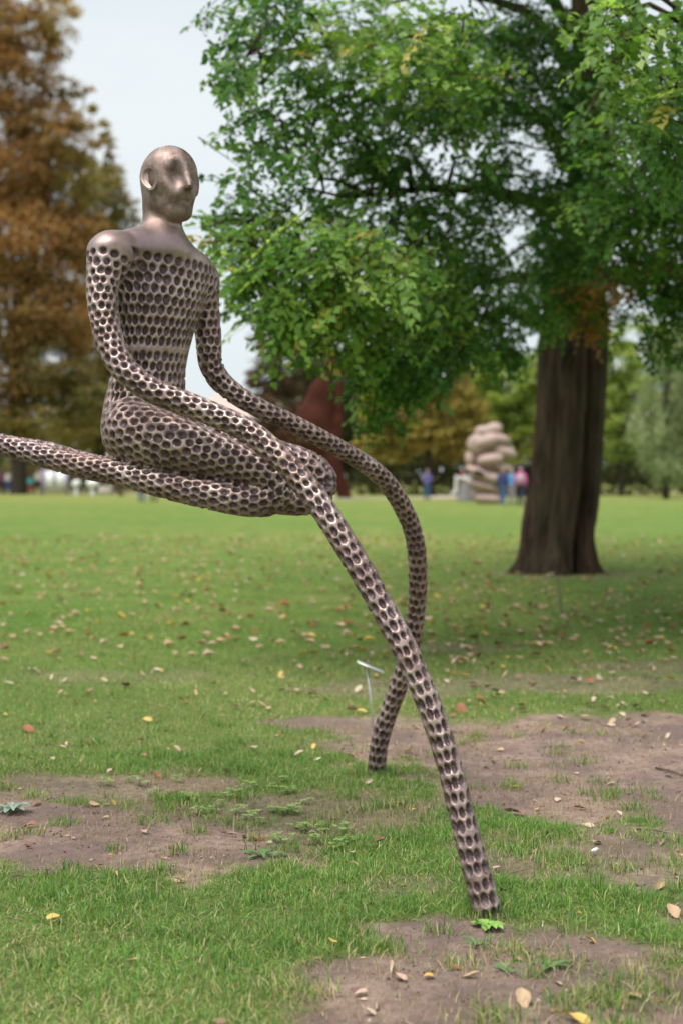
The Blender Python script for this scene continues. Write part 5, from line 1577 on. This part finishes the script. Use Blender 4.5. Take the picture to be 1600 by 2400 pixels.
# ---- weeds
M_WEED = {}
def weed_mat(nm, c):
    m, t, b = new_mat('weed_' + nm)
    t.links.new(ramp(t, noise(t, 30, 3), [(.3, tuple(v * .75 for v in c)), (.7, tuple(v * 1.2 for v in c))]), b.inputs['Base Color'])
    b.inputs['Roughness'].default_value = .5
    return m
def rosette(px, py, n, L, w_, rise, mat, label, name='rosette_weed', cup=.25):
    g = G(px, py); g[2] = float(ground_h(g[:1], g[1:2])[0])
    r_ = empty(name, g, label, 'plant')
    for k in range(n):
        az = k * 2.399 + rng.normal(0, .15); ln = L * rng.uniform(.65, 1.1); ri = rise * rng.uniform(.6, 1.5)
        V = []
        for i_ in range(7):
            u_ = i_ / 6; hw = ln * w_ * (math.sin(math.pi * min(1, u_ * .88 + .1)) ** .8) * (.35 + .65 * min(1, u_ * 2))
            for v_ in (-1, 0, 1):
                V.append((u_ * ln, v_ * hw, ln * (ri * u_ - (ri * .75) * u_ ** 2.2) + cup * hw * abs(v_) + rng.normal(0, .0012) + .004))
        V = np.array(V); cs, sn = math.cos(az), math.sin(az)
        V = np.stack([V[:, 0] * cs - V[:, 1] * sn, V[:, 0] * sn + V[:, 1] * cs, V[:, 2]], 1)
        F_ = [(i_ * 3 + j_, (i_ + 1) * 3 + j_, (i_ + 1) * 3 + j_ + 1, i_ * 3 + j_ + 1) for i_ in range(6) for j_ in (0, 1)]
        obj('leaf', mesh_np('weed_leaf', V, [np.array(F_)]), mat, r_)
    return r_
WG = weed_mat('fresh', (.20, .36, .07)); WD = weed_mat('mid', (.11, .21, .06)); WS = weed_mat('silver', (.24, .32, .24)); WC = weed_mat('clover', (.24, .36, .09))
rosette(1142, 2166, 11, .066, .24, .75, WG, 'bright green broad-leaved weed at the foot of the nearer arm', 'plantain_weed')
rosette(612, 2000, 12, .10, .13, .5, WD, 'green star-shaped rosette weed at the edge of the left soil patch')
rosette(28, 1900, 16, .085, .22, .8, WS, 'silvery grey-green rosette weed at the left edge')
rosette(1290, 2262, 8, .06, .16, .5, WD, 'tiny green rosette on the lower right soil')
rosette(1115, 2210, 8, .07, .10, .9, WD, 'thin-leaved little weed just below the nearer arm')
rosette(1180, 2268, 7, .05, .12, .5, WD, 'small weed in the middle of the lower bare patch')
def clover_me(seed):
    rs = np.random.default_rng(seed); mb = MB()
    for k in range(int(rs.integers(5, 10))):
        az = rs.uniform(0, 6.28); d = rs.uniform(.01, .05); h = rs.uniform(.02, .055)
        b0 = np.array([math.cos(az) * d * .3, math.sin(az) * d * .3, 0]); t0 = np.array([math.cos(az) * d, math.sin(az) * d, h])
        mb.tube([b0, (b0 + t0) / 2 + [0, 0, .006], t0], [.0011, .001, .0008], 4, False)
        for q in range(3):
            a2 = az + q * 2.094; s_ = rs.uniform(.009, .015)
            c = t0 + np.array([math.cos(a2), math.sin(a2), .15]) * s_
            ring = [c + s_ * .8 * np.array([math.cos(a_), math.sin(a_), .12 * math.cos(2 * a_)]) for a_ in np.arange(7) / 7 * 6.283]
            mb.add(np.array(ring + [c - [0, 0, .002]]), [np.array([(i_, (i_ + 1) % 7, 7) for i_ in range(7)])])
    return mb.mesh('clover')
CM = [clover_me(s) for s in range(6)]
for me in CM: me.materials.append(WC)
cl = [(330, 1838), (420, 1830), (445, 1875), (470, 1905), (500, 1900), (520, 1890), (545, 1870), (560, 1905), (590, 1915), (610, 1925), (640, 1850), (660, 1835), (675, 1860), (635, 1900), (655, 1905), (690, 1905), (700, 1940), (720, 1945), (755, 1945), (790, 1990), (815, 1975), (640, 1965), (670, 1970), (300, 1830), (360, 1860), (245, 1840), (720, 1880), (585, 1850), (800, 1950), (735, 1975)]
for k, (px, py) in enumerate(cl):
    g = G(px, py); o = bpy.data.objects.new('clover_plant', CM[k % 6]); COL.objects.link(o)
    o.location = (g[0], g[1], float(ground_h(g[:1], g[1:2])[0])); o.rotation_euler = (0, 0, k * 1.7); s_ = rng.uniform(.5, .85); o.scale = (s_, s_, s_)
    tag(o, 'small pale green clover plant in the weedy strip left of the arms', 'plant', 'clover plants in the weedy strip')

# ---- twigs and a scrap of white fluff
M_TW = simple('twig_bark', (.10, .07, .055), .9, .2, 40)
for px, py, px2, py2, r_, lab in [(1535, 1798, 1602, 1816, .006, 'dark straight twig lying on the path at the right edge'), (1490, 1942, 1565, 1950, .004, 'thin twig on the path below the dark straight one'), (1175, 2060, 1230, 2035, .002, 'fine dry stem beside the nearer arm'),
                                  (20, 2062, 58, 2060, .0035, 'short pale twig on soil at the far left'), (205, 2070, 255, 2066, .003, 'thin stick on the left soil patch'), (960, 1950, 1010, 1975, .002, 'fine straw stem left of the nearer arm'), (1315, 1422 + 20, 1322, 1375, .012, 'pale stick leaning at the foot of the big trunk')]:
    a = G(px, py); b_ = G(px2, py2) if lab[:4] != 'pale' else np.array([a[0] + .10, a[1] + .9, .33])
    za = float(ground_h(a[:1], a[1:2])[0]); zb = float(ground_h(b_[:1], b_[1:2])[0]) if lab[:4] != 'pale' else .33
    mid = (a + b_) / 2 + rng.normal(0, .004, 3)
    mb = MB(); mb.tube([(a[0], a[1], za + .006), (mid[0], mid[1], (za + zb) / 2 + .012), (b_[0], b_[1], zb + .007)], [r_, r_ * .85, r_ * .5], 7)
    tag(obj('twig', mb.mesh('twig'), M_TW), lab, 'twig')
g = G(1392, 1997)
V, q = sdf_mesh(lambda P: np.minimum(np.minimum(ellipsoid(P, (0, 0, .009), (.010, .008, .008)), ellipsoid(P, (.008, .003, .013), (.008, .006, .006))), ellipsoid(P, (-.007, -.003, .007), (.009, .006, .005))), (-.04, -.03, -.01), (.04, .03, .045), .003, 3)
tag(obj('white_scrap', mesh_np('white_scrap', V, [q]), simple('white_paper', (.75, .76, .76), .8), None, (g[0], g[1], float(ground_h(g[:1], g[1:2])[0]) + .012)), 'small crumpled white scrap on the dark tuft right of the nearer arm', 'litter')
